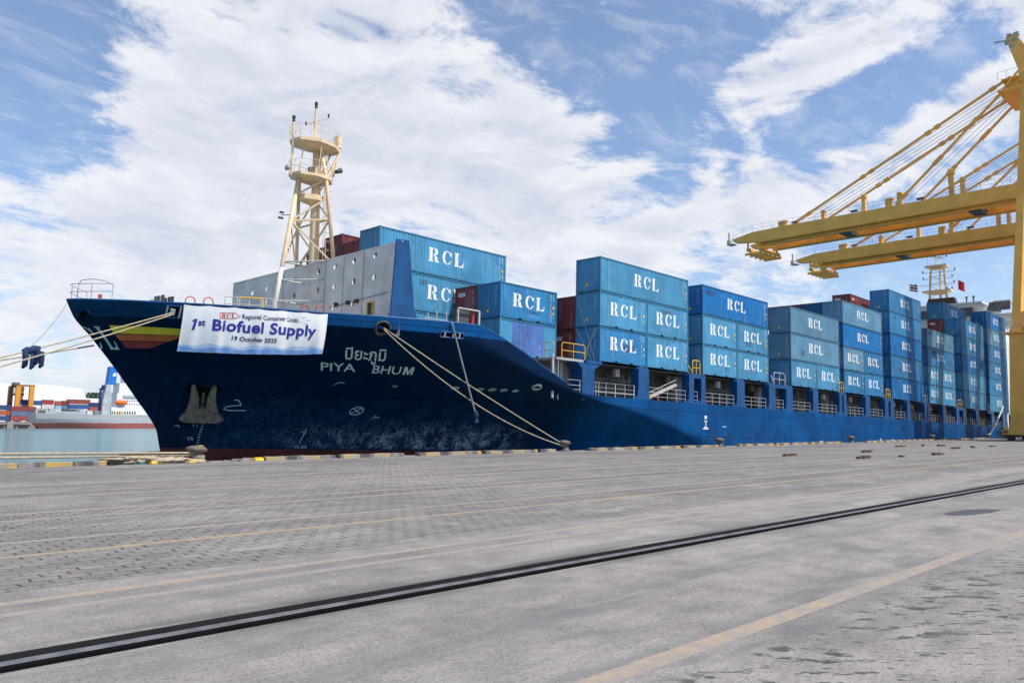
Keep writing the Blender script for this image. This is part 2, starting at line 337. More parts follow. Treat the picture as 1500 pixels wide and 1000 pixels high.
# ------------------------------------------------------------------ mesh helpers
class MB:
    def __init__(s): s.v = []; s.f = []
    def add(s, vs, fs):
        o = len(s.v); s.v += [tuple(v) for v in vs]; s.f += [tuple(i+o for i in f) for f in fs]; return s
    def box(s, a, b):
        (x0, y0, z0), (x1, y1, z1) = a, b
        return s.add([(x0,y0,z0),(x1,y0,z0),(x1,y1,z0),(x0,y1,z0),(x0,y0,z1),(x1,y0,z1),(x1,y1,z1),(x0,y1,z1)],
                     [(0,3,2,1),(4,5,6,7),(0,1,5,4),(1,2,6,5),(2,3,7,6),(3,0,4,7)])
    def cbox(s, c, d): return s.box([c[i]-d[i]/2 for i in range(3)], [c[i]+d[i]/2 for i in range(3)])
    def tube(s, pts, r, n=8, caps=True):
        pts = [Vector(p) for p in pts]; rad = r if hasattr(r, '__len__') else [r]*len(pts)
        o = len(s.v); up = None
        for i, p in enumerate(pts):
            d = (pts[min(i+1, len(pts)-1)]-pts[max(i-1, 0)])
            d = d.normalized() if d.length > 1e-9 else Vector((0, 0, 1))
            a = d.orthogonal().normalized() if up is None else (up-d*up.dot(d)).normalized()
            up = a; c = d.cross(a)
            for j in range(n):
                an = 2*math.pi*j/n+math.pi/n
                s.v.append(tuple(p+(a*math.cos(an)+c*math.sin(an))*rad[i]))
        for i in range(len(pts)-1):
            for j in range(n):
                k = (j+1) % n
                s.f.append((o+i*n+j, o+i*n+k, o+(i+1)*n+k, o+(i+1)*n+j))
        if caps:
            s.f.append(tuple(o+j for j in reversed(range(n)))); q = o+(len(pts)-1)*n
            s.f.append(tuple(q+j for j in range(n)))
        return s
    def bar(s, p, q, w_, h=None, up=(0, 0, 1)):
        h = w_ if h is None else h
        p, q = Vector(p), Vector(q); d = (q-p).normalized(); up = Vector(up)
        if abs(d.dot(up)) > .98: up = Vector((0, 1, 0)) if abs(d.y) < .9 else Vector((1, 0, 0))
        a = d.cross(up).normalized()*w_/2; c = a.cross(d).normalized()*h/2
        vs = [p-a-c, p+a-c, p+a+c, p-a+c, q-a-c, q+a-c, q+a+c, q-a+c]
        return s.add(vs, [(0,1,2,3),(4,7,6,5),(0,4,5,1),(1,5,6,2),(2,6,7,3),(3,7,4,0)])
    def prism(s, poly, ax, a, b):
        """extrude a 2-D polygon along axis ax (0,1,2) from a to b"""
        def mk(p, k):
            q = list(p); q.insert(ax, k); return tuple(q)
        n = len(poly); vs = [mk(p, a) for p in poly]+[mk(p, b) for p in poly]
        fs = [tuple(range(n)), tuple(reversed(range(n, 2*n)))]+[(i, i+n, (i+1) % n+n, (i+1) % n) for i in range(n)]
        return s.add(vs, fs)
    def lathe(s, prof, c=(0, 0, 0), n=20):
        o = len(s.v)
        for r_, z_ in prof:
            for j in range(n):
                a = 2*math.pi*j/n; s.v.append((c[0]+r_*math.cos(a), c[1]+r_*math.sin(a), c[2]+z_))
        for i in range(len(prof)-1):
            for j in range(n):
                k = (j+1) % n; s.f.append((o+i*n+j, o+i*n+k, o+(i+1)*n+k, o+(i+1)*n+j))
        s.f.append(tuple(o+j for j in reversed(range(n)))); q = o+(len(prof)-1)*n; s.f.append(tuple(q+j for j in range(n)))
        return s
    def grid(s, rows):
        o = len(s.v); nr, nc = len(rows), len(rows[0])
        for r_ in rows: s.v += [tuple(p) for p in r_]
        for i in range(nr-1):
            for j in range(nc-1): s.f.append((o+i*nc+j, o+i*nc+j+1, o+(i+1)*nc+j+1, o+(i+1)*nc+j))
        return s
    def mesh(s, name, base=(0, 0, 0), smooth=False, norm=True):
        me = bpy.data.meshes.new(name); b_ = Vector(base)
        me.from_pydata([tuple(Vector(v)-b_) for v in s.v], [], s.f)
        if norm:
            bm = bmesh.new(); bm.from_mesh(me); bmesh.ops.recalc_face_normals(bm, faces=bm.faces); bm.to_mesh(me); bm.free()
        if smooth: me.polygons.foreach_set('use_smooth', [True]*len(me.polygons))
        me.update(); return me

BASES = {}
def tag(o, label=None, cat=None, group=None, kind=None):
    if label: o['label'] = label
    if cat: o['category'] = cat
    if group: o['group'] = group
    if kind: o['kind'] = kind
    return o
def thing(name, label, cat, base=(0, 0, 0), group=None, mw=None):
    o = bpy.data.objects.new(name, None); col.objects.link(o); o.empty_display_size = .3
    if mw is None: o.location = base
    else: o.matrix_world = mw @ Matrix.Translation(Vector(base))
    BASES[o.name] = Vector(base)
    return tag(o, label, cat, group)
def part(name, mb, mat, parent, smooth=False, label=None):
    me = mb if isinstance(mb, bpy.types.Mesh) else mb.mesh(name, BASES.get(parent.name, (0, 0, 0)), smooth)
    if not me.materials: me.materials.append(M[mat] if isinstance(mat, str) else mat)
    o = bpy.data.objects.new(name, me); col.objects.link(o); o.parent = parent
    BASES[o.name] = BASES.get(parent.name, Vector())
    if label: o['label'] = label
    return o
def solo(name, mb, mat, label=None, cat=None, base=(0, 0, 0), group=None, kind=None, smooth=False, mw=None):
    me = mb.mesh(name, base, smooth); me.materials.append(M[mat])
    o = bpy.data.objects.new(name, me); col.objects.link(o)
    if mw is None: o.location = base
    else: o.matrix_world = mw @ Matrix.Translation(Vector(base))
    return tag(o, label, cat, group, kind)
def copy_tree(o, parent=None):
    c = o.copy(); col.objects.link(c)
    if parent: c.parent = parent
    BASES[c.name] = BASES.get(o.name, Vector())
    for ch in list(o.children): copy_tree(ch, c)
    return c
def text_mb(body, size, bold=0.0, sx=1.0, align='LEFT', spacing=1.0):
    cu = bpy.data.curves.new('text', 'FONT'); cu.body = body; cu.size = size; cu.offset = bold; cu.align_x = align; cu.resolution_u = 3
    cu.space_character = spacing
    ob = bpy.data.objects.new('text', cu); col.objects.link(ob)
    me = bpy.data.meshes.new_from_object(ob.evaluated_get(bpy.context.evaluated_depsgraph_get()))
    mb = MB(); mb.add([(v.co.x*sx, v.co.y, 0) for v in me.vertices], [tuple(p.vertices) for p in me.polygons])
    bpy.data.objects.remove(ob); bpy.data.curves.remove(cu); bpy.data.meshes.remove(me)
    return mb
def cut(mb, xs=(), ys=()):
    """cut a flat 2-D mesh along lines x = const, y = const so it can be bent onto a surface"""
    bm = bmesh.new(); vs = [bm.verts.new(v) for v in mb.v]
    for f_ in mb.f:
        try: bm.faces.new([vs[i] for i in f_])
        except ValueError: pass
    bm.normal_update(); bmesh.ops.triangulate(bm, faces=bm.faces[:])
    for axis, vals in ((0, xs), (1, ys)):
        for q in vals:
            no = (1, 0, 0) if axis == 0 else (0, 1, 0); co = (q, 0, 0) if axis == 0 else (0, q, 0)
            bmesh.ops.bisect_plane(bm, geom=bm.verts[:]+bm.edges[:]+bm.faces[:], plane_co=co, plane_no=no, dist=1e-5)
    bm.verts.index_update()
    o = MB(); o.v = [tuple(v.co) for v in bm.verts]; o.f = [tuple(v.index for v in f_.verts) for f_ in bm.faces]; bm.free()
    return o
def span(mb, step, axis):
    vals = [v[axis] for v in mb.v]; a, b_ = min(vals), max(vals); n_ = max(1, int((b_-a)/step)); return [a+(b_-a)*i/n_ for i in range(1, n_)]

# stencil slab letters R C L (unit height)
def arc(cx, cy, rx, ry, a0, a1, n_): return [(cx+rx*math.cos(R(a0+(a1-a0)*i/n_)), cy+ry*math.sin(R(a0+(a1-a0)*i/n_))) for i in range(n_+1)]
def letter(ch):
    mb = MB()
    def poly(p): mb.add([(q[0], q[1], 0) for q in p], [tuple(range(len(p)))])
    if ch == 'R':
        poly([(0,0),(.44,0),(.44,.06),(.36,.09),(.36,.91),(.40,.94),(.40,1),(0,1),(0,.94),(.09,.91),(.09,.09),(0,.06)])
        outer = [(.43,1)]+arc(.56,.745,.30,.255,90,-90,10)+[(.43,.49)]; inner = [(.43,.56)]+arc(.50,.745,.10,.185,-90,90,8)+[(.43,.93)]
        poly(outer+inner)
        poly([(.43,.46),(.58,.46)]+arc(.60,.30,.20,.16,90,0,5)+[(.81,.16),(.86,.09),(.97,.12),(.97,.05),(.88,0),(.70,0),(.60,.06),(.56,.2),(.53,.36),(.43,.42)])
        wd = .97
    elif ch == 'C':
        poly(arc(.46,.5,.46,.5,100,260,16)+arc(.46,.5,.22,.43,252,108,14))
        poly([(.43,1.0)]+arc(.46,.5,.42,.5,86,48,5)+[(.80,.92),(.86,.92),(.86,.62),(.80,.62)]+arc(.46,.5,.30,.43,40,94,6))
        poly([(.43,.0)]+arc(.46,.5,.42,.5,-86,-38,6)+[(.86,.30),(.80,.30)]+arc(.46,.5,.30,.43,-44,-94,6))
        wd = .86
    else:
        poly([(0,0),(.42,0),(.42,.06),(.36,.09),(.36,.91),(.45,.94),(.45,1),(0,1),(0,.94),(.09,.91),(.09,.09),(0,.06)])
        poly([(.45,0),(.86,0),(.90,.38),(.82,.38),(.74,.12),(.45,.09)])
        wd = .9
    return mb, wd
def word(letters, h, gap, sx=1.0):
    mb = MB(); xo = 0
    for ch in letters:
        l, wd = letter(ch); mb.add([(xo+p[0]*h*sx, p[1]*h, 0) for p in l.v], l.f); xo += wd*h*sx+gap
    return mb

# ================================================================== the setting
QZ = 0.0; WZ = -1.28; QE = 35.6
g = MB()
g.add([(-200,-120,0),(650,-120,0),(650,6.47,0),(-200,6.47,0)], [(0,1,2,3)])
g.add([(-200,6.98,0),(650,6.98,0),(650,QE,0),(-200,QE,0)], [(0,1,2,3)])
solo('quay_apron', g, 'quay', kind='structure')
solo('quay_wall', MB().add([(-200,QE,0),(650,QE,0),(650,QE,-8),(-200,QE,-8)], [(0,1,2,3)]), 'quay_wall', kind='structure')
solo('rail_channel', MB().add([(-200,6.47,-.14),(650,6.47,-.14),(650,6.98,-.14),(-200,6.98,-.14),(-200,6.47,-.003),(650,6.47,-.003),(650,6.98,-.003),(-200,6.98,-.003)], [(0,1,2,3),(0,1,5,4),(2,3,7,6)]), 'black', kind='structure')
wm = MB(); wm.add([(-900,QE-.2,WZ),(1500,QE-.2,WZ),(1500,420,WZ),(-900,420,WZ)], [(0,1,2,3)])
solo('water', wm, 'water', kind='structure')
# road markings: thin sheets 4 mm up
def line(name, y0, y1, mt, x0=-60, x1=400):
    solo(name, MB().box((x0,y0,-.02),(x1,y1,.003)), mt, kind='structure')
for y0, wd, mt in ((3.53,.20,'line'), (8.34,.16,'line_faint'), (8.86,.17,'line'), (11.85,.15,'line_bright'), (13.2,.14,'line_faint'), (16.08,.18,'line_faint'),
                   (17.25,.18,'line_faint'), (20.6,.25,'line_faint'), (22.0,.2,'line_faint'), (24.7,.3,'line_faint')):
    line('road_marking', y0-wd/2, y0+wd/2, mt)
dp = MB(); dp.box((-60,31.15,-.02),(400,31.35,.004)); dp.box((34,20.75,-.02),(75,20.86,.004))
solo('cable_slot', dp, 'dark_steel', kind='structure')
# the landside crane rail
cr = thing('crane_rail', 'long worn steel crane rail in a dark groove across the foreground concrete', 'rail', (60, 6.75, 0))
part('rail_head', MB().prism([(6.70,-.012),(6.715,-.005),(6.80,-.005),(6.815,-.012)], 0, -60, 400), 'steel_bright', cr)
part('rail_web', MB().prism([(6.69,-.03),(6.698,-.013),(6.817,-.013),(6.825,-.03),(6.825,-.139),(6.69,-.139)], 0, -60, 400), 'void', cr)
pt = MB(); pts = [(17.1,5.30),(17.5,5.40),(18.3,5.30),(18.9,5.05),(19.1,4.80),(18.3,4.78),(17.5,4.92),(17.1,5.12)]
pt.prism([(p[0], p[1]) for p in pts], 2, -.02, .005)
solo('drain_cover', pt, 'dark_steel', 'dark steel cover plate set in the concrete beyond the crane rail at right', 'cover plate')

# kerb blocks along the quay edge, bollards in the gaps
def kx(px0, px1): return px0, px1
KERBS = [(-30,-12),(-11.8,2.0),(2.2,10.9),(17.6,21.35),(21.65,25.6),(26.6,31.15),(31.5,35.9),(36.15,37.6),(41.0,46.3),(46.5,51.7),(52.2,57.2),(60.6,66.6),(67.0,73.5),(74,81),(87.5,98),(98.4,108),(112.5,122),(122.4,131),(138,152),(152.5,168)]
for i, (a, b_) in enumerate(KERBS):
    mb = MB(); n_ = max(2, int((b_-a)/.6)); rows = []
    for k in range(n_+1):
        x_ = a+(b_-a)*k/n_; j = lambda s_=.012: random.uniform(-s_, s_)
        rows.append([(x_,34.38+j(),0),(x_,34.41+j(),.15+j()),(x_,34.47+j(),.175+j(.02)),(x_,34.80+j(),.175+j(.02)),(x_,34.86,0)])
    mb.grid(rows); mb.f.append((0,1,2,3,4)); o_ = n_*5; mb.f.append((o_+4,o_+3,o_+2,o_+1,o_))
    solo('kerb_block', mb, 'kerb', 'worn black and yellow striped kerb block along the quay edge', 'kerb', base=((a+b_)/2, 34.6, 0), group='striped kerb blocks along the quay edge')
BL = [(14.76,'rounded grey bollard wrapped in mooring ropes near the bow waterline'),(39.3,'grey bollard holding the two ropes that drop from the hull'),(58.6,'dark bollard at the quay edge below the first open deck bays'),
      (85.0,'small dark bollard at the quay edge below the middle of the ship'),(110.2,'dark bollard left of the white draught mark near the stern'),(134.5,'farthest bollard with a white rope running up to the stern')]
for i, (bx, lab) in enumerate(BL):
    mb = MB(); sc_ = 1.0
    mb.lathe([(.40,0),(.40,.05),(.27,.10),(.22,.30),(.25,.40),(.44,.47),(.47,.55),(.42,.64),(.22,.70),(.05,.715)], (bx, 35.12, 0), 20)
    for v_ in mb.v: pass
    mb.v = [(p[0]+(.16*(p[2]-.4)/.3 if p[2] > .4 else 0)*(-1), (p[1]-35.12)*.8+35.12, p[2]) for p in mb.v]
    b0 = thing('mooring_bollard', lab, 'bollard', (bx, 35.12, 0), 'bollards along the quay edge')
    part('bollard_body', mb, 'iron', b0, True)
    if i == 0:
        mb = MB(); mb.lathe([(.13,0),(.12,.02),(.02,.03)], (bx+.05, 35.02, .70), 10); part('yellow_cap', mb, 'rail_yellow', b0)
    ft = MB(); ft.lathe([(.52,.003),(.52,.03),(.45,.05)], (bx, 35.12, 0), 20); part('base_plate', ft, 'dark_steel', b0)

# ================================================================== the ship frame
tau, dl, ls = 0.0201034, 0.0121018, 0.00641312
sx_ = Vector((math.cos(tau)*math.cos(dl), math.cos(tau)*math.sin(dl), -math.sin(tau)))
t_ = Vector((-math.sin(dl), math.cos(dl), 0)); v_ = sx_.cross(t_)
tx_ = t_*math.cos(ls)+v_*math.sin(ls); vx_ = -t_*math.sin(ls)+v_*math.cos(ls)
SF = Matrix.Identity(4)
for i in range(3): SF[i][0] = sx_[i]; SF[i][1] = tx_[i]; SF[i][2] = vx_[i]
SF[2][3] = CAMH
def sw(p): return SF @ Vector(p)
def lerp_tab(tab, x):
    if x <= tab[0][0]: return tab[0][1]
    for (a, b), (c, d) in zip(tab, tab[1:]):
        if x <= c: return b+(d-b)*(x-a)/(c-a)
    return tab[-1][1]
def smooth_tab(tab, x):
    if x <= tab[0][0]: return tab[0][1]
    if x >= tab[-1][0]: return tab[-1][1]
    for i in range(len(tab)-1):
        if x <= tab[i+1][0]:
            x0, y0 = tab[i]; x1, y1 = tab[i+1]; h = x1-x0; d = (y1-y0)/h
            m0 = d if i == 0 else (y1-tab[i-1][1])/(x1-tab[i-1][0])
            m1 = d if i == len(tab)-2 else (tab[i+2][1]-y0)/(tab[i+2][0]-x0)
            u = (x-x0)/h
            return y0*(1+2*u)*(1-u)**2+m0*h*u*(1-u)**2+y1*u*u*(3-2*u)+m1*h*u*u*(u-1)
CL, HB, VK = 49.3, 12.5, 5.95
STEM = [(-8,19.6),(-4,19.6),(-1.0,18.93),(-.19,18.68),(1.41,17.49),(3.34,15.99),(5.02,14.56),(5.88,13.74),(6.84,13.24),(7.4,12.9)]
FULL = [(-8,70),(-3,66),(-1.6,64),(-.31,60.5),(1.69,51.3),(2.68,44.6),(4.5,37.5),(5.95,34),(7.4,33.3)]
QV = [(-8,1.35),(-1.6,1.2),(1,1.15),(3,1.05),(5.0,.88),(5.95,.8)]
PV = [(-2,1.3),(3.5,1.3),(5.95,1.6)]
VTOP = [(13.0,6.86),(17,6.75),(24,6.6),(28,6.65),(32,6.7),(33.9,6.71),(35.46,6.25),(38.14,5.25),(40.08,4.42),(41.44,3.9),(43.0,3.18),(44.0,2.93),(45.5,2.83)]
SEND = 167.0
def stem(v): return smooth_tab(STEM, v)
def hb(s, v):
    ve = v if v < VK else VK+.25*(v-VK)
    s0 = stem(v); L_ = smooth_tab(FULL, ve)-s0; x = (s-s0)/L_
    r_ = 0.0 if x <= 0 else (HB if x >= 1 else HB*(1-(1-x)**lerp_tab(PV, ve))**lerp_tab(QV, ve))
    if s > 148 and v < 2.4: r_ *= 1-.55*((s-148)/19)**2*min(1, (2.4-v)/4.0)     # stern run
    return r_
def vtop(s): return lerp_tab(VTOP, s)
def hull_pt(s, v, off=0.0, side=-1):
    """point on the shell (side -1: the quay side), pushed outward by off"""
    h0 = hb(s, v); e = .05
    p = Vector((s, CL+side*h0, v))
    if off:
        ds = (hb(s+e, v)-hb(s-e, v))/(2*e); dv = (hb(s, v+e)-hb(s, v-e))/(2*e)
        if h0 < .05: ds = max(ds, 3.0)
        p += Vector((-ds, side, -dv)).normalized()*off
    return p

SHIP = thing('container_ship', 'large dark blue container ship moored along the quay with its bow at left', 'ship', HBASE, mw=SF)
# shell: both sides from one grid, stem to transom
us = [0,.02,.06,.12,.2,.3,.42,.56,.75,1,1.3,1.7,2.2,2.8]+[3.2+.3*i for i in range(96)]+[32+.75*i for i in range(30)]+[55+3*i for i in range(31)]
us = [u for u in us if u < SEND-20]+[SEND-19.6+.0]
def column(u):
    # top: v = vtop(stem(v)+u)
    vt = 6.8
    for _ in range(30): vt = .5*vt+.5*vtop(stem(vt)+u)
    vs = [-7.5,-6,-4.5,-3.4,-2.6,-2.0,-1.6,-1.45,-1.3,-1.1,-.9,-.7,-.5,-.3,-.1,.1,.3,.5,.7,.9,1.1,1.3,1.5,1.7,1.9,2.1,2.3]
    hi = [2.55,2.83,3.05,3.3,3.55,3.8,4.05,4.3,4.55,4.8,5.0,5.2,5.4,5.6,5.78,5.95,6.02,6.4,6.85]
    vs += [2.3+(h_-2.3)*(vt-2.3)/(6.85-2.3) if vt < 6.3 else (h_ if h_ < 6.1 else 6.02+(h_-6.02)*(vt-6.02)/(6.85-6.02)) for h_ in hi]
    return vs
for side, nm in ((-1, 'hull_side'), (1, 'hull_side')):
    rows = []
    for u in us:
        rows.append([hull_pt(stem(vv)+u, vv, 0, side) for vv in column(u)])
    mb = MB(); mb.grid(rows)
    me = mb.mesh('hull_side', HBASE, True, norm=False)
    bm = bmesh.new(); bm.from_mesh(me)
    if side == -1: bmesh.ops.reverse_faces(bm, faces=bm.faces)
    bmesh.ops.recalc_face_normals(bm, faces=bm.faces)
    # make sure normals look outboard
    if sum(f_.normal.y for f_ in bm.faces)*side < 0: bmesh.ops.reverse_faces(bm, faces=bm.faces)
    # crisp knuckle
    for e_ in bm.edges:
        va, vb = e_.verts[0].co.z+HBASE[2], e_.verts[1].co.z+HBASE[2]
        if abs(va-5.95) < .02 and abs(vb-5.95) < .02: e_.smooth = False
    bm.to_mesh(me); bm.free()
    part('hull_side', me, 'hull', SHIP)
# bulb, transom, decks
mb = MB(); prof = []
for i in range(19):
    a = math.pi*i/18; prof.append((math.sin(a), -math.cos(a)))
rows = []
for sn, cs in prof:
    rows.append([(19.0+5.4*cs, CL+1.8*sn*math.cos(b_), -3.9+2.25*sn*math.sin(b_)) for b_ in [2*math.pi*j/24 for j in range(25)]])
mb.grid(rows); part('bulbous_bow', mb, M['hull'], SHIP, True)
mb = MB(); s_ = SEND-.05
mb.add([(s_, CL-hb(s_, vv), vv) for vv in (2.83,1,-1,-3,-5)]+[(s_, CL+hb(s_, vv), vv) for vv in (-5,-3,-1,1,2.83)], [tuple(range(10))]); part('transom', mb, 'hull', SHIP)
mb = MB(); rows = [[hull_pt(s, 5.6, -.05, -1), hull_pt(s, 5.6, -.05, 1)] for s in [14.3+.6*i for i in range(34)]]; mb.grid(rows); part('forecastle_deck', mb, 'grey_steel', SHIP)
mb = MB(); rows = [[hull_pt(s, 2.35, -.05, -1), hull_pt(s, 2.35, -.05, 1)] for s in [34.5+2*i for i in range(66)]]; mb.grid(rows); part('main_deck', mb, 'coaming', SHIP)
# bulwark cap: light edge along the top of the bulwark
mb = MB(); pth = []
u = 0.0
while u < 27:
    vt = 6.8
    for _ in range(30): vt = .5*vt+.5*vtop(stem(vt)+u)
    pth.append(hull_pt(stem(vt)+u, vt, -.06)+Vector((0, 0, .02))); u += .15 if u < 2 else .5
mb.tube(pth, .07, 6); part('bulwark_cap', mb, 'blue_trim', SHIP, True)
mb = MB(); pth2 = [Vector((p.x, 2*CL-p.y, p.z)) for p in pth]; mb.tube(pth2, .07, 6); part('bulwark_cap', mb, 'blue_trim', SHIP, True)

# ---- paint on the shell: every mark is a thin sheet bent onto the plating
def onto_hull(mb, s0, v0, ks=1.0, kv=1.0, shear=0.0, off=.012, side=-1, bow=False):
    out_ = MB(); out_.f = list(mb.f)
    for p in mb.v:
        vv = v0+p[1]*kv
        if bow:
            d = s0+p[0]*ks; s = stem(vv)+abs(d); q = hull_pt(s, vv, off, -1 if d >= 0 else 1)
        else: q = hull_pt(s0+p[0]*ks+shear*(vv-v0), vv, off, side)
        out_.v.append(tuple(q))
    return out_
def hull_poly(poly, nm, mt, off=.012, bow=False, step=.25):
    mb = MB(); mb.add([(p[0], p[1], 0) for p in poly], [tuple(range(len(poly)))])
    mb = cut(mb, span(mb, step, 0), span(mb, .2, 1))
    return part(nm, onto_hull(mb, 0, 0, off=off, bow=bow), mt, SHIP)
hull_poly([(15.14,5.52),(19.4,5.40),(19.2,5.10),(15.50,5.11)], 'hull_stripe', 'stripe_yellow')
hull_poly([(15.56,5.06),(18.5,5.08),(18.0,4.77),(15.92,4.73)], 'hull_stripe', 'stripe_orange')
hull_poly([(15.98,4.69),(17.9,4.73),(17.34,4.37),(16.28,4.35)], 'hull_stripe', 'stripe_red')
# big bow letters C and L wrap round the stem (R lies on the far side)
for ch, d0, k in (('L', .44, .46), ('C', -.20, .50), ('R', -1.0, .60)):
    l, wd = letter(ch); l = cut(l, span(l, .08, 0), span(l, .1, 1))
    l.v = [(p[0], p[1], 0) for p in l.v]
    part('bow_lettering', onto_hull(l, d0, 4.24, k, 1.22, off=.015, bow=True), 'pale_letter', SHIP)
# ship's name
def hull_text(body, s0, s1, v0, hgt, bold, mt, shear=-.55, nm='name_lettering', spacing=1.0, off=.03):
    tm = text_mb(body, 1.0, bold, spacing=spacing)
    x0, x1 = min(p[0] for p in tm.v), max(p[0] for p in tm.v); y1 = max(p[1] for p in tm.v); y0 = min(p[1] for p in tm.v)
    tm.v = [((p[0]-x0)/(x1-x0)*(s1-s0), p[1]*hgt/y1, 0) for p in tm.v]
    tm = cut(tm, span(tm, .22, 0), span(tm, .22, 1))
    return part(nm, onto_hull(tm, s0, v0, shear=shear, off=off), mt, SHIP)
hull_text('PIYA', 26.12, 27.98, 3.57, .44, .010, 'grey_letter', shear=-.92)
hull_text('BHU', 28.92, 30.52, 3.54, .44, .010, 'grey_letter', shear=-.80)
mm = MB(); mm.add([(p[0]*.62, p[1]*.44, 0) for p in ((0,0),(.2,0),(.2,.62),(.38,0),(.56,0),(.74,.62),(.74,0),(.94,0),(.94,1),(.66,1),(.47,.36),(.28,1),(0,1))], [tuple(range(13))])
mm = cut(mm, span(mm, .2, 0), span(mm, .2, 1)); part('name_lettering', onto_hull(mm, 30.66, 3.54, shear=-.76, off=.03), 'grey_letter', SHIP)
hull_text('\u0e1b\u0e34\u0e22\u0e30\u0e20\u0e39\u0e21\u0e34', 26.76, 28.95, 4.24, .66, .012, 'grey_letter', shear=-.85)
hull_text('FR.200', 27.0, 27.75, -1.38, .17, .006, 'pale_letter', nm='frame_mark', shear=-.3)
hull_text('10', 20.6, 20.9, -.95, .20, .008, 'pale_letter', nm='draught_mark', shear=-.3)
hull_text('11', 20.8, 21.03, -.12, .16, .006, 'pale_letter', nm='draught_mark', shear=-.3)
def strokes(pts, wd):
    mb = MB()
    for (a, b_) in zip(pts, pts[1:]):
        d = Vector((b_[0]-a[0], b_[1]-a[1])); n_ = Vector((-d.y, d.x)).normalized()*wd/2
        mb.add([(a[0]-n_.x, a[1]-n_.y, 0), (b_[0]-n_.x, b_[1]-n_.y, 0), (b_[0]+n_.x, b_[1]+n_.y, 0), (a[0]+n_.x, a[1]+n_.y, 0)], [(0,1,2,3)])
    return mb
def hull_strokes(lst, wd, nm='hull_mark', mt='pale_letter'):
    mb = MB()
    for pts in lst: q = strokes(pts, wd); mb.add(q.v, q.f)
    part(nm, onto_hull(mb, 0, 0, off=.028), mt, SHIP)
cir = [(30.0+.40*math.cos(R(a)), 1.18+.26*math.sin(R(a))) for a in range(0, 361, 20)]
C_ = lambda a: (30.0+.4*math.cos(R(a)), 1.19+.26*math.sin(R(a)))
hull_strokes([cir, [C_(50), C_(230)], [C_(140), C_(320)]], .07, 'thruster_mark')
hull_strokes([[(22.65,1.62),(22.92,1.58),(23.15,1.30),(22.75,1.26),(22.35,1.18),(22.25,1.02),(22.55,.95),(23.5,.98)]], .06, 'bulb_mark')
hull_strokes([[(27.45,2.74),(27.6,2.90),(27.95,2.90)], [(30.7,2.84),(31.05,2.84),(30.92,2.70)], [(31.2,.64),(31.4,.94)], [(31.3,.80),(31.7,.80)], [(27.2,-1.05),(27.45,-.1)], [(27.2,-.3),(27.5,-.35)]], .045, 'hull_mark')
tick = []
for i in range(14):
    v0 = -1.9+.16*i; s0 = 21.02+.018*i
    tick.append([(s0, v0), (s0+.13, v0+.02)])
hull_strokes(tick, .045, 'draught_mark')
hull_strokes([[(19.75,-.08),(20.0,-.08),(20.0,-.2)]], .04, 'hull_mark')
# white marks amidships and aft
hull_strokes([[(60.55,1.78),(60.95,1.78)], [(60.55,1.70),(60.95,1.70)], [(60.55,1.62),(60.95,1.62)], [(60.55,1.45),(60.75,1.2)], [(60.95,1.45),(60.75,1.2)], [(60.75,1.3),(60.75,.82)], [(60.3,.72),(61.2,.72)], [(60.5,.8),(60.75,.9),(61.0,.8)]], .10, 'bollard_pull_mark', 'white_paint')
hull_strokes([[(63.6,.95),(64.2,.95)], [(83.8,-.15),(84.6,-.15)], [(84.2,-.4),(84.2,-.1)], [(87.5,-.2),(88.4,-.2)]], .09, 'hull_mark', 'pale_letter')
for s0, k in ((101.1, .9), (105.1, 1.0), (136.2, 1.5)):
    hull_strokes([[(s0, -1.1), (s0, .15*k+.2)], [(s0+.1, -1.1), (s0+.1, .15*k+.1)]], .32 if k > 1.2 else .22, 'draught_scale', 'white_paint')
hull_strokes([[(140.0, -.6), (140.0, .5)]], .2, 'hull_mark', 'pale_letter')
# portholes / rub-marks in a row, mooring openings
for s0, v0, a, b_ in ((34.57,2.86,.27,.11),(36.19,2.84,.27,.11),(37.0,2.86,.27,.11),(37.78,2.87,.25,.11),(38.61,2.86,.23,.10)):
    mb = MB(); mb.add([(a*math.cos(R(q)), b_*math.sin(R(q)), 0) for q in range(0, 360, 20)], [tuple(range(18))])
    part('recess_cover', onto_hull(mb, s0, v0, off=.02), 'grey_steel', SHIP)
def chock(s0, v0, a, b_, ring=.10, nm='mooring_chock', mt='grey_steel', bow=False):
    rows = []
    for q in range(0, 361, 15):
        cs, sn = math.cos(R(q)), math.sin(R(q)); rw = []
        for k, of in ((-.04,-.02),(0,.10),(ring*.5,.16),(ring,.12),(ring*1.25,-.02)):
            s = s0+(a+k)*cs; vv = v0+(b_+k)*sn
            if bow: s = stem(vv)+max(.0, s-stem(v0))
            rw.append(hull_pt(s, vv, of))
        rows.append(rw)
    c = part(nm, MB().grid(rows), mt, SHIP, True)
    mb = MB(); mb.add([(a*math.cos(R(q)), b_*math.sin(R(q)), 0) for q in range(0, 360, 15)], [tuple(range(24))])
    h_ = onto_hull(mb, s0, v0, off=.03); part('chock_opening', h_, 'void', c); return c
chock(27.42, 6.02, .36, .30, .09, mt='dark_steel')
chock(39.79, 3.19, .28, .12, .05)
chock(14.02, 6.05, .17, .25, .06, mt='hull')
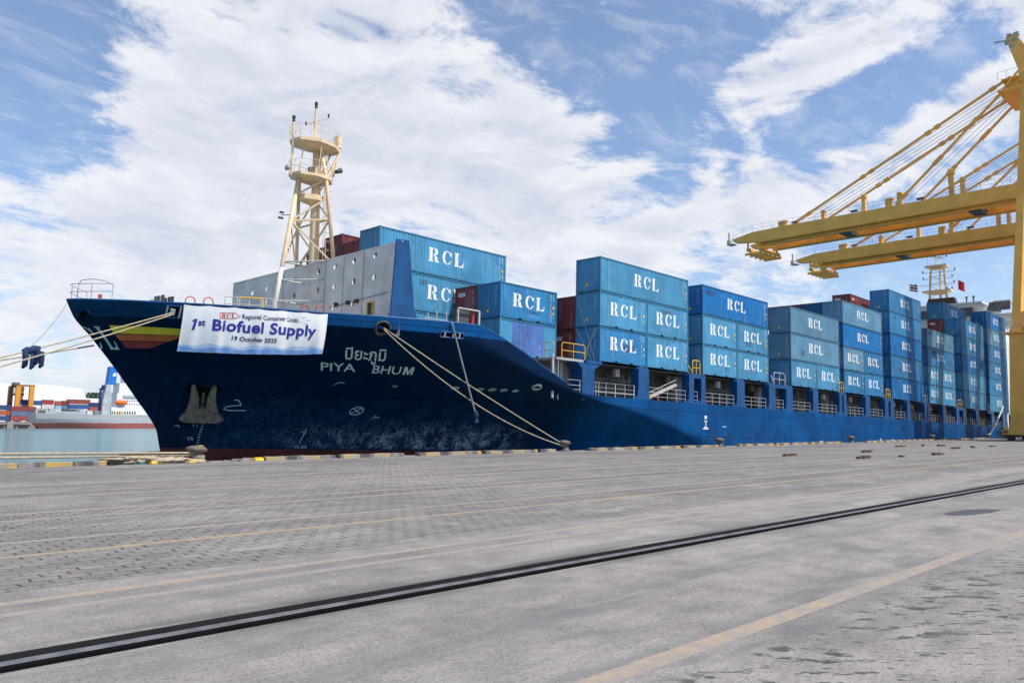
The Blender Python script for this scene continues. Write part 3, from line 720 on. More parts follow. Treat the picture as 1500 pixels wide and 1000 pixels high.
def slot(s0, s1, v0, v1, posts, nm, roller=False):
    mb = MB(); mb.add([(s0,v0,0),(s1,v0,0),(s1,v1,0),(s0,v1,0)], [(0,1,2,3)]); mb = cut(mb, span(mb, .2, 0))
    o_ = part(nm, onto_hull(mb, 0, 0, off=.02), 'void', SHIP)
    fr_ = MB()
    for a, b_ in (((s0,v0),(s1,v0)), ((s0,v1),(s1,v1)), ((s0,v0),(s0,v1)), ((s1,v0),(s1,v1))):
        n_ = 6; fr_.tube([hull_pt(a[0]+(b_[0]-a[0])*i/n_, a[1]+(b_[1]-a[1])*i/n_, .05) for i in range(n_+1)], .05, 6)
    part('opening_frame', fr_, 'blue_trim', o_)
    for p in posts: part('roller_post', MB().tube([hull_pt(p, v0, .06), hull_pt(p, v1, .06)], .055, 6), 'rail_white', o_)
    return o_
fl = slot(17.14, 17.86, 5.98, 6.62, (17.2, 17.75), 'roller_fairlead')
mb = MB(); mb.tube([hull_pt(17.45, 6.15, .12), hull_pt(17.45, 6.45, .12)], [.14, .14], 10); part('rope_drum', mb, 'grey_steel', fl)
slot(30.9, 32.5, 5.78, 6.08, (31.2, 31.75, 32.2), 'mooring_slot')
# anchor in its recess
an = MB(); A0 = hull_pt(20.95, 1.6); 
e1 = (hull_pt(21.6, 1.6)-hull_pt(20.3, 1.6)).normalized(); nrm = (hull_pt(20.95, 1.6, 1.0)-A0).normalized()
e2 = nrm.cross(e1); e2 = e2 if e2.z > 0 else -e2
def apt(x, y, z): return A0+e1*x+e2*y+nrm*z
pk = MB(); rows = []
for q in range(0, 361, 15):
    cs, sn = math.cos(R(q)), math.sin(R(q))
    rows.append([apt((1.0+k)*cs, .85+(1.05+k)*sn, of) for k, of in ((-.2,.05),(-.05,.20),(.10,.24),(.28,.12),(.5,-.15))])
bl = part('anchor_bolster', pk.grid(rows), 'hull', SHIP, True)
mb = MB(); mb.add([apt(.82*math.cos(R(q)), .85+.88*math.sin(R(q)), .09) for q in range(0, 360, 15)], [tuple(range(24))]); part('hawse_opening', mb, 'void', bl)
def slab(poly, z0, z1, taper=.86):
    cx = sum(p[0] for p in poly)/len(poly); cy = sum(p[1] for p in poly)/len(poly); n_ = len(poly)
    vs = [apt(p[0], p[1], z0) for p in poly]+[apt(p[0], p[1], z0*.3+z1*.7) for p in poly]+[apt(cx+(p[0]-cx)*taper, cy+(p[1]-cy)*taper, z1) for p in poly]
    fs = [tuple(range(n_)), tuple(reversed(range(2*n_, 3*n_)))]+[(i+k*n_, (i+1) % n_+k*n_, (i+1) % n_+(k+1)*n_, i+(k+1)*n_) for i in range(n_) for k in (0, 1)]
    return vs, fs
an = part('anchor', MB().add(*slab([(-1.30,-1.25),(-1.05,-1.42),(1.05,-1.42),(1.30,-1.25),(1.12,-1.02),(.95,-.90),(.4,-.45),(-.4,-.45),(-.95,-.90),(-1.12,-1.02)], .12, .62, .9)), 'anchor', SHIP)
for sg in (-1, 1):
    part('anchor_fluke', MB().add(*slab([(sg*1.02,-.95),(sg*.20,-.60),(sg*.22,.2),(sg*.48,1.02),(sg*.60,1.12),(sg*.72,1.0),(sg*.74,.2),(sg*.86,-.5)], .2, .55, .8)), 'anchor', an)
part('anchor_shank', MB().add(*slab([(-.12,-.6),(.12,-.6),(.10,.5),(-.10,.5)], .08, .22, .9)), 'iron', an)

# ---- breakwater wall with round holes
mb = MB(); S0 = 28.3
HOLES = [(57.21,10.3),(55.02,10.35),(54.95,9.36),(50.69,10.55),(50.72,9.38),(47.56,10.75),(47.59,9.43),(45.49,10.85),(45.53,9.48),(43.22,10.9),(43.17,9.53),(40.85,10.95),(40.89,9.56),(45.56,8.04),(43.21,8.04),(53.0,8.04),(50.7,8.04)]
def wall_face(xs):
    bm = bmesh.new(); loops = []
    outl = [(38.05,5.6),(60.55,5.6),(60.55,11.30),(38.05,11.48)]
    def loop(pts):
        vs = [bm.verts.new((xs, p[0], p[1])) for p in pts]
        es = [bm.edges.new((vs[i], vs[(i+1) % len(vs)])) for i in range(len(vs))]; return es
    es = loop(outl)
    for hx, hz in HOLES: es += loop([(hx+.21*math.cos(R(a)), hz+.21*math.sin(R(a))) for a in range(0, 360, 24)])
    bmesh.ops.triangle_fill(bm, use_beauty=True, use_dissolve=False, edges=es)
    bm.verts.index_update(); r_ = ([tuple(v.co) for v in bm.verts], [tuple(v.index for v in f_.verts) for f_ in bm.faces]); bm.free(); return r_
mb.add(*wall_face(S0)); mb.add(*wall_face(S0+.06))
for hx, hz in HOLES:
    cs = [(hx+.21*math.cos(R(a)), hz+.21*math.sin(R(a))) for a in range(0, 360, 24)]; n_ = len(cs)
    mb.add([(S0, *p) for p in cs]+[(S0+.06, *p) for p in cs], [(i, (i+1) % n_, (i+1) % n_+n_, i+n_) for i in range(n_)])
mb.box((S0-.02,38.05,11.35),(S0+.1,60.55,11.46))
BW = part('breakwater_wall', mb, 'wall_grey', SHIP)
mb = MB()
for tt in (39.5,42.0,44.4,46.7,49.3,52.4,54.2,56.3,58.5): mb.box((S0+.06,tt-.05,5.6),(S0+.75,tt+.05,11.2))
part('stiffener', mb, 'wall_grey', BW)
for tt in (46.65,44.4,42.1,52.4): part('weld_strip', MB().box((S0-.03,tt-.025,5.6),(S0-.001,tt+.025,11.3)), 'grey_steel', BW)
mb = MB(); mb.box((S0-.12,40.75,7.0),(S0-.002,41.4,7.06)); mb.box((S0-.12,40.75,7.06),(S0-.002,40.82,7.9)); mb.box((S0-.12,41.33,7.06),(S0-.002,41.4,7.9)); mb.box((S0-.12,40.75,7.9),(S0-.002,41.4,7.97))
part('door_frame', mb, 'rail_yellow', BW); mb = MB(); mb.box((S0-.05,40.82,7.06),(S0-.003,41.33,7.9)); part('door_opening', mb, 'dark_steel', BW)
mb = MB()
for tt in (45.0,43.6,42.6): mb.cbox((S0-.12,tt,8.15),(.2,.22,.25))
mb.tube([(S0-.15,39.2,8.35),(S0-.15,45.8,8.0)], .025, 6); part('deck_light', mb, 'dark_steel', BW)
# blue return plate at the quay-side end of the wall, flaring into the bulwark
mb = MB(); n_ = 14
fwd, aft, vv_ = [], [], []
for i in range(n_+1):
    q = i/n_; vv = 6.4+q*(11.5-6.4)
    fl_ = max(0, 1-(vv-6.4)/1.2)**2
    fl_ = max(0, 1-(vv-6.4)/.7)**2.2; fwd.append(27.78+.20*q-.30*fl_); aft.append(29.25-.55*q+.8*fl_); vv_.append(vv)
rows = []
for i in range(n_+1):
    ty = CL-hb(28.4, 6.5)-.0
    f0 = hull_pt(fwd[i], 6.4, .01); a0 = hull_pt(aft[i], 6.4, .01)
    rows.append([(fwd[i], f0.y+.14, vv_[i]), (fwd[i], f0.y, vv_[i]), (aft[i], a0.y, vv_[i]), (aft[i], a0.y+.14, vv_[i]), (fwd[i], f0.y+.14, vv_[i])])
mb.grid(rows); n4 = n_*5; mb.f.append((n4+3, n4+2, n4+1, n4)); part('end_plate', mb, 'blue_trim', BW)
# railing and red mooring hoops on the forecastle
mb = MB()
for ss, tt in ((23.0,49.6),(23.0,47.0),(23.6,45.2)): pass
for a, b_ in (((21.4,46.8),(23.8,45.2)),):
    for i in range(5):
        q = i/4; mb.tube([(a[0]+(b_[0]-a[0])*q, a[1]+(b_[1]-a[1])*q, 5.6), (a[0]+(b_[0]-a[0])*q, a[1]+(b_[1]-a[1])*q, 7.95)], .035, 6)
    for hz in (7.1, 7.5, 7.95): mb.tube([(*a, hz), (*b_, hz)], .03, 6)
part('forecastle_railing', mb, 'rail_white', SHIP)
mb = MB(); mb.tube([(22.1,46.3,6.8),(22.1,46.3,7.95),(23.3,45.55,7.95),(23.3,45.55,6.8)], .06, 6); part('gate_post', mb, 'rail_yellow', SHIP)
for ss, tt in ((18.35,44.6),(19.15,44.0),(24.2,42.0),(24.9,41.5)):
    mb = MB(); mb.tube([(ss-.28,tt,6.5)]+[(ss+.28*math.cos(R(a)), tt, 7.0+.28*math.sin(R(a))) for a in range(180, -1, -20)]+[(ss+.28,tt,6.5)], .032, 6); part('mooring_hoop', mb, 'red', SHIP, True)
# pulpit rail at the stem head
mb = MB(); PP = []
for u in (0.15, .5, 1.0, 1.7):
    for sg in (-1, 1): PP.append((u, sg))
def pp(u, sg, dz): q = hull_pt(stem(6.8)+u, 6.8, -.1, sg); return Vector((q.x, q.y, 6.85+dz))
for u in (.3, .8, 1.6):
    for sg in (-1, 1): mb.tube([pp(u, sg, 0), pp(u, sg, .95)], .022, 5)
for h_ in (.5, .95): mb.tube([pp(u, -1, h_) for u in (1.6, .8, .3, .1)]+[pp(u, 1, h_) for u in (.1, .3, .8, 1.6)], .02, 5)
mb.tube([pp(.3, -1, .9), pp(.4, -1, 1.15), pp(.8, -1, 1.22), pp(1.3, -1, 1.1), pp(1.6, -1, .9)], .025, 5)
part('pulpit_rail', mb, 'grey_steel', SHIP)
mb = MB(); mb.cbox((14.75, 48.5, 7.2), (.18, .14, .22)); part('navigation_light', mb, 'red', SHIP)
# windlass top above the bulwark
mb = MB(); wc = Vector((18.3, 48.3, 7.35))
for i in range(6): mb.cbox(wc+Vector((-.5+.2*i, .1*(i % 2), .15*((i*7) % 3)/2)), (.12, .25, .5))
mb.tube([wc+Vector((-.8,0,-.1)), wc+Vector((.8,0,-.1))], .12, 8); mb.box(wc+Vector((-.9,-.3,-1.6)), wc+Vector((.8,.3,-.2)))
part('anchor_windlass', mb, 'dark_steel', SHIP)
# ---- foremast
FM = MB(); CX = 28.95
FM.tube([(28.9,CL,5.6),(28.9,CL,11.3),(28.75,CL,17.8),(28.7,CL,20.2)], [.36,.36,.32,.30], 14)
mast = part('foremast', FM, 'mast_buff', SHIP, True)
mb = MB()
legA = [(26.0,CL+.3,5.6),(26.25,CL+.2,8.8),(27.35,CL,17.7)]
mb.tube([(26.25,CL+.2,8.8),(26.6,CL+.13,11.6),(27.35,CL,17.7)], .16, 10); lga = part('mast_leg', mb, 'mast_buff', mast, True); mb = MB(); mb.tube([(26.0,CL+.3,5.6),(26.25,CL+.2,8.8),(26.52,CL+.14,11.0)], .165, 10); part('leg_foot', mb, 'wall_grey', lga, True)
legB = [(29.4,CL-1.9,11.3),(29.0,CL-.9,17.8),(28.75,CL-.35,20.2)]
mb = MB(); mb.tube(legB, .14, 10); part('mast_leg', mb, 'mast_buff', mast, True)
legC = [(28.65,CL+1.9,9.0),(27.9,CL+.9,17.6)]
mb = MB(); mb.tube(legC, .13, 10); part('mast_leg', mb, 'mast_buff', mast, True)
def at_(L_, q):
    n_ = len(L_)-1; k = min(int(q*n_), n_-1); a, b_ = Vector(L_[k]), Vector(L_[k+1]); return a+(b_-a)*(q*n_-k)
mb = MB()
def zat(L_, z):
    for a, b_ in zip(L_, L_[1:]):
        if a[2] <= z <= b_[2]: q = (z-a[2])/(b_[2]-a[2]); return Vector(a)+(Vector(b_)-Vector(a))*q
    return Vector(L_[-1])
for za, zb in ((14.4,11.4),(14.4,16.3),(16.3,17.7)): mb.bar(zat(legA, za), zat(legB, zb), .12)
mb.bar(zat(legA,14.4), zat(legB,14.7), .13); mb.bar(zat(legC,14.3), zat(legB,14.7), .11); mb.bar(zat(legA,14.4), zat(legC,14.3), .11)
mb.bar(zat(legA,11.2), zat(legC,14.3), .09); mb.bar(zat(legC,11.2), zat(legA,14.4), .09); mb.bar(zat(legB,14.7), (28.6,CL,12.6), .1)
mb.bar(zat(legC,11.2), zat(legB,14.7), .08); mb.bar(zat(legC,14.3), zat(legB,17.6), .08); mb.bar((28.8,CL,16.2), zat(legB,14.7), .08); mb.bar((28.8,CL,12.4), zat(legA,14.4), .08); mb.bar(zat(legC,14.3), (28.8,CL,16.4), .08); mb.bar((28.85,CL,13.2), zat(legC,11.4), .08)
mb.bar((27.2,CL-.3,17.9),(27.5,CL-.2,20.1), .06); mb.bar((28.2,CL-1.1,17.9),(28.4,CL-1.1,20.1), .05); mb.bar((29.2,CL-.6,17.9),(30.3,CL-.4,20.1), .12); mb.bar((29.0,CL-.2,18.2),(30.1,CL+.5,20.1), .1); mb.bar((29.9,CL-.4,18.2),(30.3,CL-.2,20.1), .09)
part('mast_brace', mb, 'mast_buff', mast)
mb = MB()
for z_, a in ((11.4,0),(10.1,0),(8.6,0)):
    p = zat(legA, z_); mb.tube([p, (28.25, p.y-.1, z_), ], .07, 6); mb.tube([(p.x,p.y,z_),(28.25,46.9,z_)], .07, 6)
part('mast_tie', mb, 'rail_white', mast)
def plat(z_, poly, th, under, rail=0.0):
    mb = MB(); mb.prism(poly, 2, z_-th, z_)
    n_ = len(poly); cx = sum(p[0] for p in poly)/n_; cy = sum(p[1] for p in poly)/n_
    vs = [(p[0]*.98+cx*.02, p[1]*.98+cy*.02, z_-th) for p in poly]+[(28.6+(p[0]-28.6)*.35, CL+(p[1]-CL)*.35, z_-under) for p in poly]
    mb.add(vs, [(i, (i+1) % n_, (i+1) % n_+n_, i+n_) for i in range(n_)]+[tuple(range(n_, 2*n_))])
    pl_ = part('mast_platform', mb, 'mast_buff', mast)
    if rail:
        mb = MB()
        for i in range(n_):
            a, b_ = poly[i], poly[(i+1) % n_]
            mb.tube([(*a, z_), (*a, z_+rail)], .02, 5)
            for h_ in (.5, 1): mb.tube([(*a, z_+rail*h_), (*b_, z_+rail*h_)], .016, 5)
            mb.tube([((a[0]+b_[0])/2, (a[1]+b_[1])/2, z_), ((a[0]+b_[0])/2, (a[1]+b_[1])/2, z_+rail)], .014, 5)
        part('platform_railing', mb, 'mast_buff', pl_)
    return pl_
P1 = [(26.75,CL+.5),(26.9,CL-.7),(28.2,CL-1.35),(29.5,CL-1.1),(30.55,CL-.2),(30.3,CL+.9),(28.6,CL+1.3),(27.3,CL+1.2)]
plat(20.35, P1, .2, .48, 1.05)
P2 = [(26.75,CL+.4),(27.0,CL-.8),(28.2,CL-1.25),(29.3,CL-1.05),(29.95,CL-.2),(29.6,CL+.8),(28.5,CL+1.1),(27.3,CL+1.0)]
plat(17.85, P2, .2, .48, .95)
plat(16.45, [(27.4,CL+.35),(27.6,CL-.5),(28.4,CL-.85),(28.95,CL-.75),(29.0,CL+.3),(28.2,CL+.7)], .38, .6)
mb = MB(); mb.tube([(28.45,CL,20.3),(28.42,CL,23.1)], [.12,.07], 8); mb.bar((28.1,CL-.3,20.35),(28.42,CL,21.6), .07); mb.bar((28.8,CL+.2,20.35),(28.43,CL,21.6), .07)
mb.tube([(27.9,CL+.4,21.75),(29.3,CL-.3,22.55)], .04, 6); mb.tube([(26.75,CL,17.6),(26.7,CL,21.55)], .08, 8); mb.tube([(26.7,CL,21.0),(26.3,CL+.2,21.2)], .03, 5)
part('topmast', mb, 'mast_buff', mast)
for p in ((28.42,CL,23.1),(26.7,CL,21.55),(29.3,CL-.3,22.55),(27.9,CL+.4,21.75)):
    k = 1.0 if p[2] > 23 or p[0] < 27 else .6
    mb = MB(); mb.lathe([(.11*k,0),(.11*k,.14*k),(.07*k,.16*k),(.07*k,.20*k),(.12*k,.22*k),(.12*k,.42*k),(.05*k,.46*k)], p, 10); part('mast_light', mb, 'dark_steel', mast, True)
mb = MB(); mb.tube([(26.45,CL-.3,17.95),(26.2,CL-.35,17.98)], [.06,.24], 12); part('fog_horn', mb, 'grey_steel', mast, True)
mb = MB(); mb.tube([(29.9,CL-.6,18.5),(30.35,CL-.7,18.75)], [.12,.2], 10); part('floodlight', mb, 'dark_steel', mast, True)
mb = MB(); mb.cbox((30.25,CL-.2,20.95),(.35,.5,.9)); part('light_box', mb, 'mast_buff', mast)
mb = MB(); mb.cbox((27.9,CL-.7,18.1),(.35,.35,.45)); part('junction_box', mb, 'iron', mast)
mb = MB()
for dy in (-.17,.17): mb.tube([(29.25,CL-.75+dy,11.4),(29.15,CL-.5+dy,20.3)], .025, 5)
for i in range(30):
    z_ = 11.6+.29*i; q = (z_-11.4)/8.9; mb.tube([(29.25-.1*q,CL-.92+.25*q,z_),(29.25-.1*q,CL-.58+.25*q,z_)], .016, 4)
for i in range(11):
    z_ = 12.6+.62*i; q = (z_-11.4)/8.9; cy = CL-.75+.25*q; cx = 29.25-.1*q
    mb.tube([(cx,cy-.2,z_)]+[(cx+.35*math.sin(R(a))+.05, cy-.3*math.cos(R(a)), z_) for a in range(20, 170, 30)]+[(cx,cy+.2,z_)], .016, 4)
part('mast_ladder', mb, 'mast_buff', mast)
mb = MB(); mb.cbox((26.35,CL+.3,14.9),(.3,.12,.14)); mb.cbox((26.3,CL+.3,14.5),(.35,.12,.14)); mb.tube([(26.95,CL,14.8),(26.3,CL+.3,14.7)], .03, 5); part('loudhailer', mb, 'dark_steel', mast)
# ---- open side deck: stanchions, railings, coaming, lashing bridges
PIL = [(50.9,52.3),(58.2,58.95),(60.1,60.8),(66.3,67.7),(72.5,73.8),(76.2,77.6),(82.4,83.7),(89.2,89.95),(90.4,91.15),(96.8,98.2),(103,104.2),(104.9,106.1),(110.9,112.1),(117.8,118.7),(119.0,120.1),(125.6,127),(132,133.3),(135.4,137),(142.3,143.8),(151,152.6),(158,159.5),(165.2,166.6)]
for a, b_ in PIL:
    mb = MB(); cx = (a+b_)/2; hw = (b_-a)/2; pr = []
    for hz, k in ((0,.55),(.08,.32),(.22,.14),(.45,.03),(.8,0),(2.15,0),(2.42,-.03)): pr.append((hz, hw+k))
    poly = [(cx-w_, 2.80+hz) for hz, w_ in pr]+[(cx-hw*.72, 2.80+2.60), (cx+hw*.72, 2.80+2.60)]+[(cx+w_, 2.80+hz) for hz, w_ in reversed(pr)]
    mb.prism(poly, 1, 36.81, 37.55)
    part('deck_stanchion', mb, 'blue_trim', SHIP)
    mb = MB(); mb.cbox((cx,37.25,5.44),(min(.5,b_-a),.4,.08)); part('container_foot', mb, 'iron', SHIP)
ends = [45.9]+[q for p in PIL for q in p]
opens = [(45.6,50.9)]+[(PIL[i][1], PIL[i+1][0]) for i in range(len(PIL)-1)]
for a, b_ in opens:
    a2, b2 = a+.25, b_-.25
    if b2-a2 < .4: continue
    mb = MB(); n_ = max(1, round((b2-a2)/1.25))
    for i in range(n_+1):
        s = a2+(b2-a2)*i/n_; mb.tube([(s,37.05,2.75),(s,37.05,3.87)], .024, 6)
    for hz in (3.15, 3.5, 3.87): mb.tube([(a2,37.05,hz),(b2,37.05,hz)], .019, 6)
    part('deck_railing', mb, 'rail_white', SHIP)
mb = MB(); mb.box((46.2,40.2,2.3),(165,40.6,5.2)); mb.box((46.2,39.95,4.35),(165,40.2,4.6)); mb.box((46.2,39.9,5.0),(165,40.2,5.2)); mb.box((46.2,40.0,3.3),(165,40.2,3.45))
s = 46.5
while s < 165: mb.box((s,39.98,2.3),(s+.12,40.2,5.0)); s += 1.45
part('hatch_coaming', mb, 'coaming', SHIP)
mb = MB(); mb.box((46.2,37.3,5.28),(165,60.6,5.34)); mb.box((46.2,38.9,5.0),(165,39.1,5.28)); part('hatch_cover', mb, 'dark_steel', SHIP)
for i, (a, b_) in enumerate(opens):
    if b_-a < 2: continue
    for k in range(3):
        s = a+.5+(b_-a-1.2)*random.random(); wd = random.uniform(.25,.7); hh = random.uniform(.5,1.25)
        mb = MB(); mb.cbox((s,39.3,2.36+hh/2),(wd,.4,hh)); mb.cbox((s,39.07,2.36+hh*.55),(wd*.7,.05,hh*.5))
        part('deck_locker', mb, random.choice(['rail_white','grey_steel','iron','rail_white','red','dark_steel']), SHIP)
    if i % 2:
        mb = MB(); mb.tube([(a+.9,38.4,2.35),(a+.9,38.4,5.0)], .12, 10); part('vent_pipe', mb, 'rail_white', SHIP, True)
    mb = MB(); s = a+(b_-a)*.8; mb.cbox((s,38.2,4.85),(.5,.3,.6)); part('lamp_box', mb, random.choice(['rail_white','iron','rail_white']), SHIP)
# forward house and lashing bridge ahead of the first tall stack
mb = MB(); mb.box((42.7,38.4,2.3),(45.0,44,5.25)); mb.box((45.0,38.9,2.3),(46.4,44,5.25)); part('lashing_house', mb, 'grey_steel', SHIP)
mb = MB(); mb.box((44.15,36.95,2.5),(45.55,38.0,4.75)); mb.prism([(44.15,4.75),(45.55,4.75),(46.3,5.2),(43.6,5.2)], 1, 36.95, 38.0); part('bridge_support', mb, 'blue_trim', SHIP)
mb = MB(); mb.box((41.6,37.2,5.25),(46.1,43.8,5.42)); part('lashing_bridge', mb, 'grey_steel', SHIP)
mb = MB(); mb.box((44.6,36.9,5.2),(46.4,37.2,5.42)); part('bridge_edge', mb, 'blue_trim', SHIP)
mb = MB()
for p, q in (((42.3,37.35),(44.9,37.35)), ((41.7,37.6),(41.7,39.0))):
    for h_ in (.0,):
        P_, Q_ = Vector((*p, 5.42)), Vector((*q, 5.42)); d_ = (Q_-P_)
        mb.tube([P_, P_+Vector((0,0,1.0)), P_+d_*.06+Vector((0,0,1.12)), Q_-d_*.06+Vector((0,0,1.12)), Q_+Vector((0,0,1.0)), Q_], .032, 6)
        mb.tube([P_+Vector((0,0,.55)), Q_+Vector((0,0,.55))], .03, 6); mb.tube([P_+d_*.5, P_+d_*.5+Vector((0,0,1.1))], .022, 6)
part('bridge_railing', mb, 'rail_yellow', SHIP)
mb = MB()
for dy in (0,.4): mb.tube([(41.9,37.3+dy,2.4),(41.9,37.3+dy,5.4)], .03, 5)
for i in range(10): mb.tube([(41.9,37.3,2.6+.28*i),(41.9,37.7,2.6+.28*i)], .02, 5)
mb.tube([(43.3,38.3,2.6),(43.3,38.3,5.2)], .14, 10); mb.tube([(41.3,37.3,2.5),(41.3,37.3,5.6)], .1, 8)
part('bridge_ladder', mb, 'rail_white', SHIP)
mb = MB(); rows_ = [44.0,46.2,48.2,50.6]
for s in rows_: mb.tube([(s,37.05,2.8),(s,37.05,3.87)], .024, 6)
for h_ in (3.2,3.5,3.87): mb.tube([(42.6 if h_ > 3.4 else 43.3,37.05,h_),(50.7,37.05,h_)], .019, 6)
part('deck_railing', mb, 'rail_white', SHIP)
# lashing bridges in the gaps between bays, with yellow rails
for a, b_ in ((58.95,60.1),(73.8,76.2),(89.95,90.4),(104.2,104.9),(118.7,119.0),(133.3,135.4),(149.6,151)):
    mb = MB(); mb.box((a-.5,36.83,5.02),(b_+.5,37.6,5.38)); lb = part('gap_bridge', mb, 'blue_trim', SHIP)
    mb = MB(); P_, Q_ = Vector((a+.0,36.95,5.38)), Vector((b_-.0,36.95,5.38))
    if b_-a < .8: P_.x -= .35; Q_.x += .35
    d_ = Q_-P_
    mb.tube([P_, P_+Vector((0,0,1.05)), P_+d_*.12+Vector((0,0,1.2)), Q_-d_*.12+Vector((0,0,1.2)), Q_+Vector((0,0,1.05)), Q_], .045, 6)
    mb.tube([P_+Vector((0,0,.55)), Q_+Vector((0,0,.55))], .035, 6); mb.tube([P_+d_*.5, P_+d_*.5+Vector((0,0,1.2))], .04, 6)
    mb.tube([P_+Vector((0,0,.1)), P_+d_*.6+Vector((0,1.0,1.0))], .04, 6)
    part('bridge_railing', mb, random.choice(['rail_yellow','rail_yellow','rail_white']) if a > 60 else 'rail_yellow', lb)
    mb = MB(); mb.box((a-.2,38.6,2.3),(b_+.2,39.0,5.2)); part('cross_bulkhead', mb, 'grey_steel', SHIP)
# pale pilot gangway stowed behind the railing
mb = MB(); mb.bar((53.0,37.7,2.95),(57.4,37.7,4.35), .35, .18); mb.tube([(53.0,37.5,3.4),(57.2,37.5,4.75)], .03, 5); part('gangway', mb, 'rail_white', SHIP)
mb = MB(); mb.bar((52.5,37.6,2.9),(53.6,37.6,3.2), .3, .3); part('gangway_end', mb, 'rail_yellow', SHIP)
# frames and posts on top of the bulwark near the first bay
mb = MB()
for s in (30.6,31.3,32.1,32.9): mb.tube([(s,38.2,6.3),(s,38.2,7.5 if s > 31 else 7.3)], .035, 6)
mb.tube([(30.3,38.2,6.95),(33.1,38.2,6.95)], .025, 6)
part('bulwark_post', mb, 'rail_white', SHIP)
mb = MB(); mb.box((32.3,37.3,6.7),(32.37,37.4,7.8)); mb.box((34.1,37.3,6.7),(34.2,37.4,7.8)); mb.box((32.3,37.3,7.72),(34.2,37.4,7.8)); mb.box((32.3,37.3,6.7),(34.2,37.4,6.82)); mb.box((32.8,37.3,6.4),(32.9,37.4,6.8)); mb.box((33.5,37.3,6.4),(33.6,37.4,6.8))
lf = part('light_frame', mb, 'rail_white', SHIP); mb = MB(); mb.box((32.4,37.6,6.82),(33.5,37.9,7.72)); part('frame_box', mb, 'dark_steel', lf); mb = MB(); mb.tube([(33.8,37.6,6.85),(33.8,37.6,7.6)], .12, 8); part('frame_cylinder', mb, 'red', lf)
# ---- superstructure aft and the radar mast
mb = MB(); mb.box((168.5,38.5,2.4),(181,60.1,19.5)); mb.box((169.5,40,19.5),(180,58.6,22.5)); mb.box((167.6,36.9,22.5),(176,61.7,22.8))
AC = part('accommodation', mb, 'white_wall', SHIP)
mb = MB(); mb.prism([(168.0,22.8),(176,22.8),(176,26.6),(167.4,26.6),(167.4,26.2)], 1, 42.5, 56.1); mb.box((167.2,41.5,26.6),(176.5,57.1,26.95)); part('wheelhouse', mb, 'white_wall', AC)
mb = MB(); mb.box((167.3,43.2,24.3),(167.42,55.4,25.9)); part('wheelhouse_window', mb, 'window', AC)
mb = MB(); mb.prism([(38.2,26.6),(40.4,26.6),(40.9,25.2),(38.6,24.6)], 0, 167.7, 168.0); mb.box((167.75,37.0,25.0),(167.95,38.5,26.6)); part('wing_window', mb, 'coaming', AC)
mb = MB(); mb.box((168.2,36.8,22.8),(173,41.3,24.4)); mb.prism([(41.3,22.8),(41.3,24.6),(40.4,26.5),(39.6,26.9),(37.0,26.9),(37.0,26.6),(39.0,26.5),(40.0,24.4),(40.0,22.8)], 0, 168.1, 172.5); part('bridge_wing', mb, 'white_wall', AC)
mb = MB()
for tt in (43.0,44.2): mb.tube([(167.6,tt,26.95),(167.6,tt,27.7),(167.3,tt-.1,27.9)], [.12,.12,.28], 8)
part('ventilator', mb, 'dark_steel', AC)
mb = MB()
for i in range(7):
    for k in range(5):
        tt = 41+2.6*i; zz_ = 8+3*k; mb.box((168.44,tt,zz_),(168.49,tt+.7,zz_+.8))
part('cabin_window', mb, 'window', AC)
mb = MB(); mb.box((177,44,22.5),(182,54,25.5)); part('funnel', mb, 'white_wall', AC)
mb = MB(); mb.prism([(46.4,26.95),(52.2,26.95),(51.6,28.6),(46.9,28.6)], 0, 169.5, 171); part('mast_house', mb, 'window', AC)
mb = MB()
for tt, ss in ((48.2,170),(51.6,170),(49.9,171.6)): mb.tube([(ss,tt,26.9),(ss+.2,49.9+(tt-49.9)*.72,34.6)], [.24,.18], 8)
for z_ in (28.6,30.2,31.8,33.2): mb.bar((170,48.3,z_),(170,51.5,z_), .12)
for za in (27.2,29.4,31.6): mb.bar((170,48.3,za),(170,51.4,za+2.0), .1)
rm = part('radar_mast', mb, 'mast_buff', AC)
for z_, k in ((29.9,2.6),(35.0,2.0)):
    mb = MB(); mb.prism([(168.9,49.9-k),(171.8,49.9-k*.9),(172.2,49.9+k*.9),(168.9,49.9+k)], 2, z_, z_+.35); mb.prism([(169.4,49.9-k*.5),(171.2,49.9-k*.5),(171.2,49.9+k*.5),(169.4,49.9+k*.5)], 2, z_-.4, z_)
    part('radar_platform', mb, 'mast_buff', rm)
mb = MB()
for z_, a, c_ in ((31.4,46.9,54.2),(32.6,47.2,52.5),(33.9,46.7,52.6),(36.6,49,50.5)): mb.tube([(170,a,z_),(170,c_,z_+.15)], .06, 6)
for tt in (48.7,50.2,51.8): mb.tube([(170.5,tt,35.2),(170.5,tt,39.0-.4*abs(tt-50))], .05, 6)
part('signal_yard', mb, 'rail_white', rm)
mb = MB()
for tt, z_ in ((46.9,31.6),(47.2,32.8),(46.7,34.1),(52.5,32.8),(52.6,34.1),(54.0,31.7),(48.2,30.4),(47.3,30.4),(48.1,36.9)): mb.lathe([(.14,0),(.14,.32),(.06,.4)], (170,tt,z_), 8)
part('mast_light', mb, 'dark_steel', rm)
mb = MB(); mb.bar((170,51.2,37.4),(169.6,48.6,36.7), .2, .3); mb.tube([(170,50,35.3),(170,50,37)], .12, 8); part('radar_scanner', mb, 'white_wall', rm)
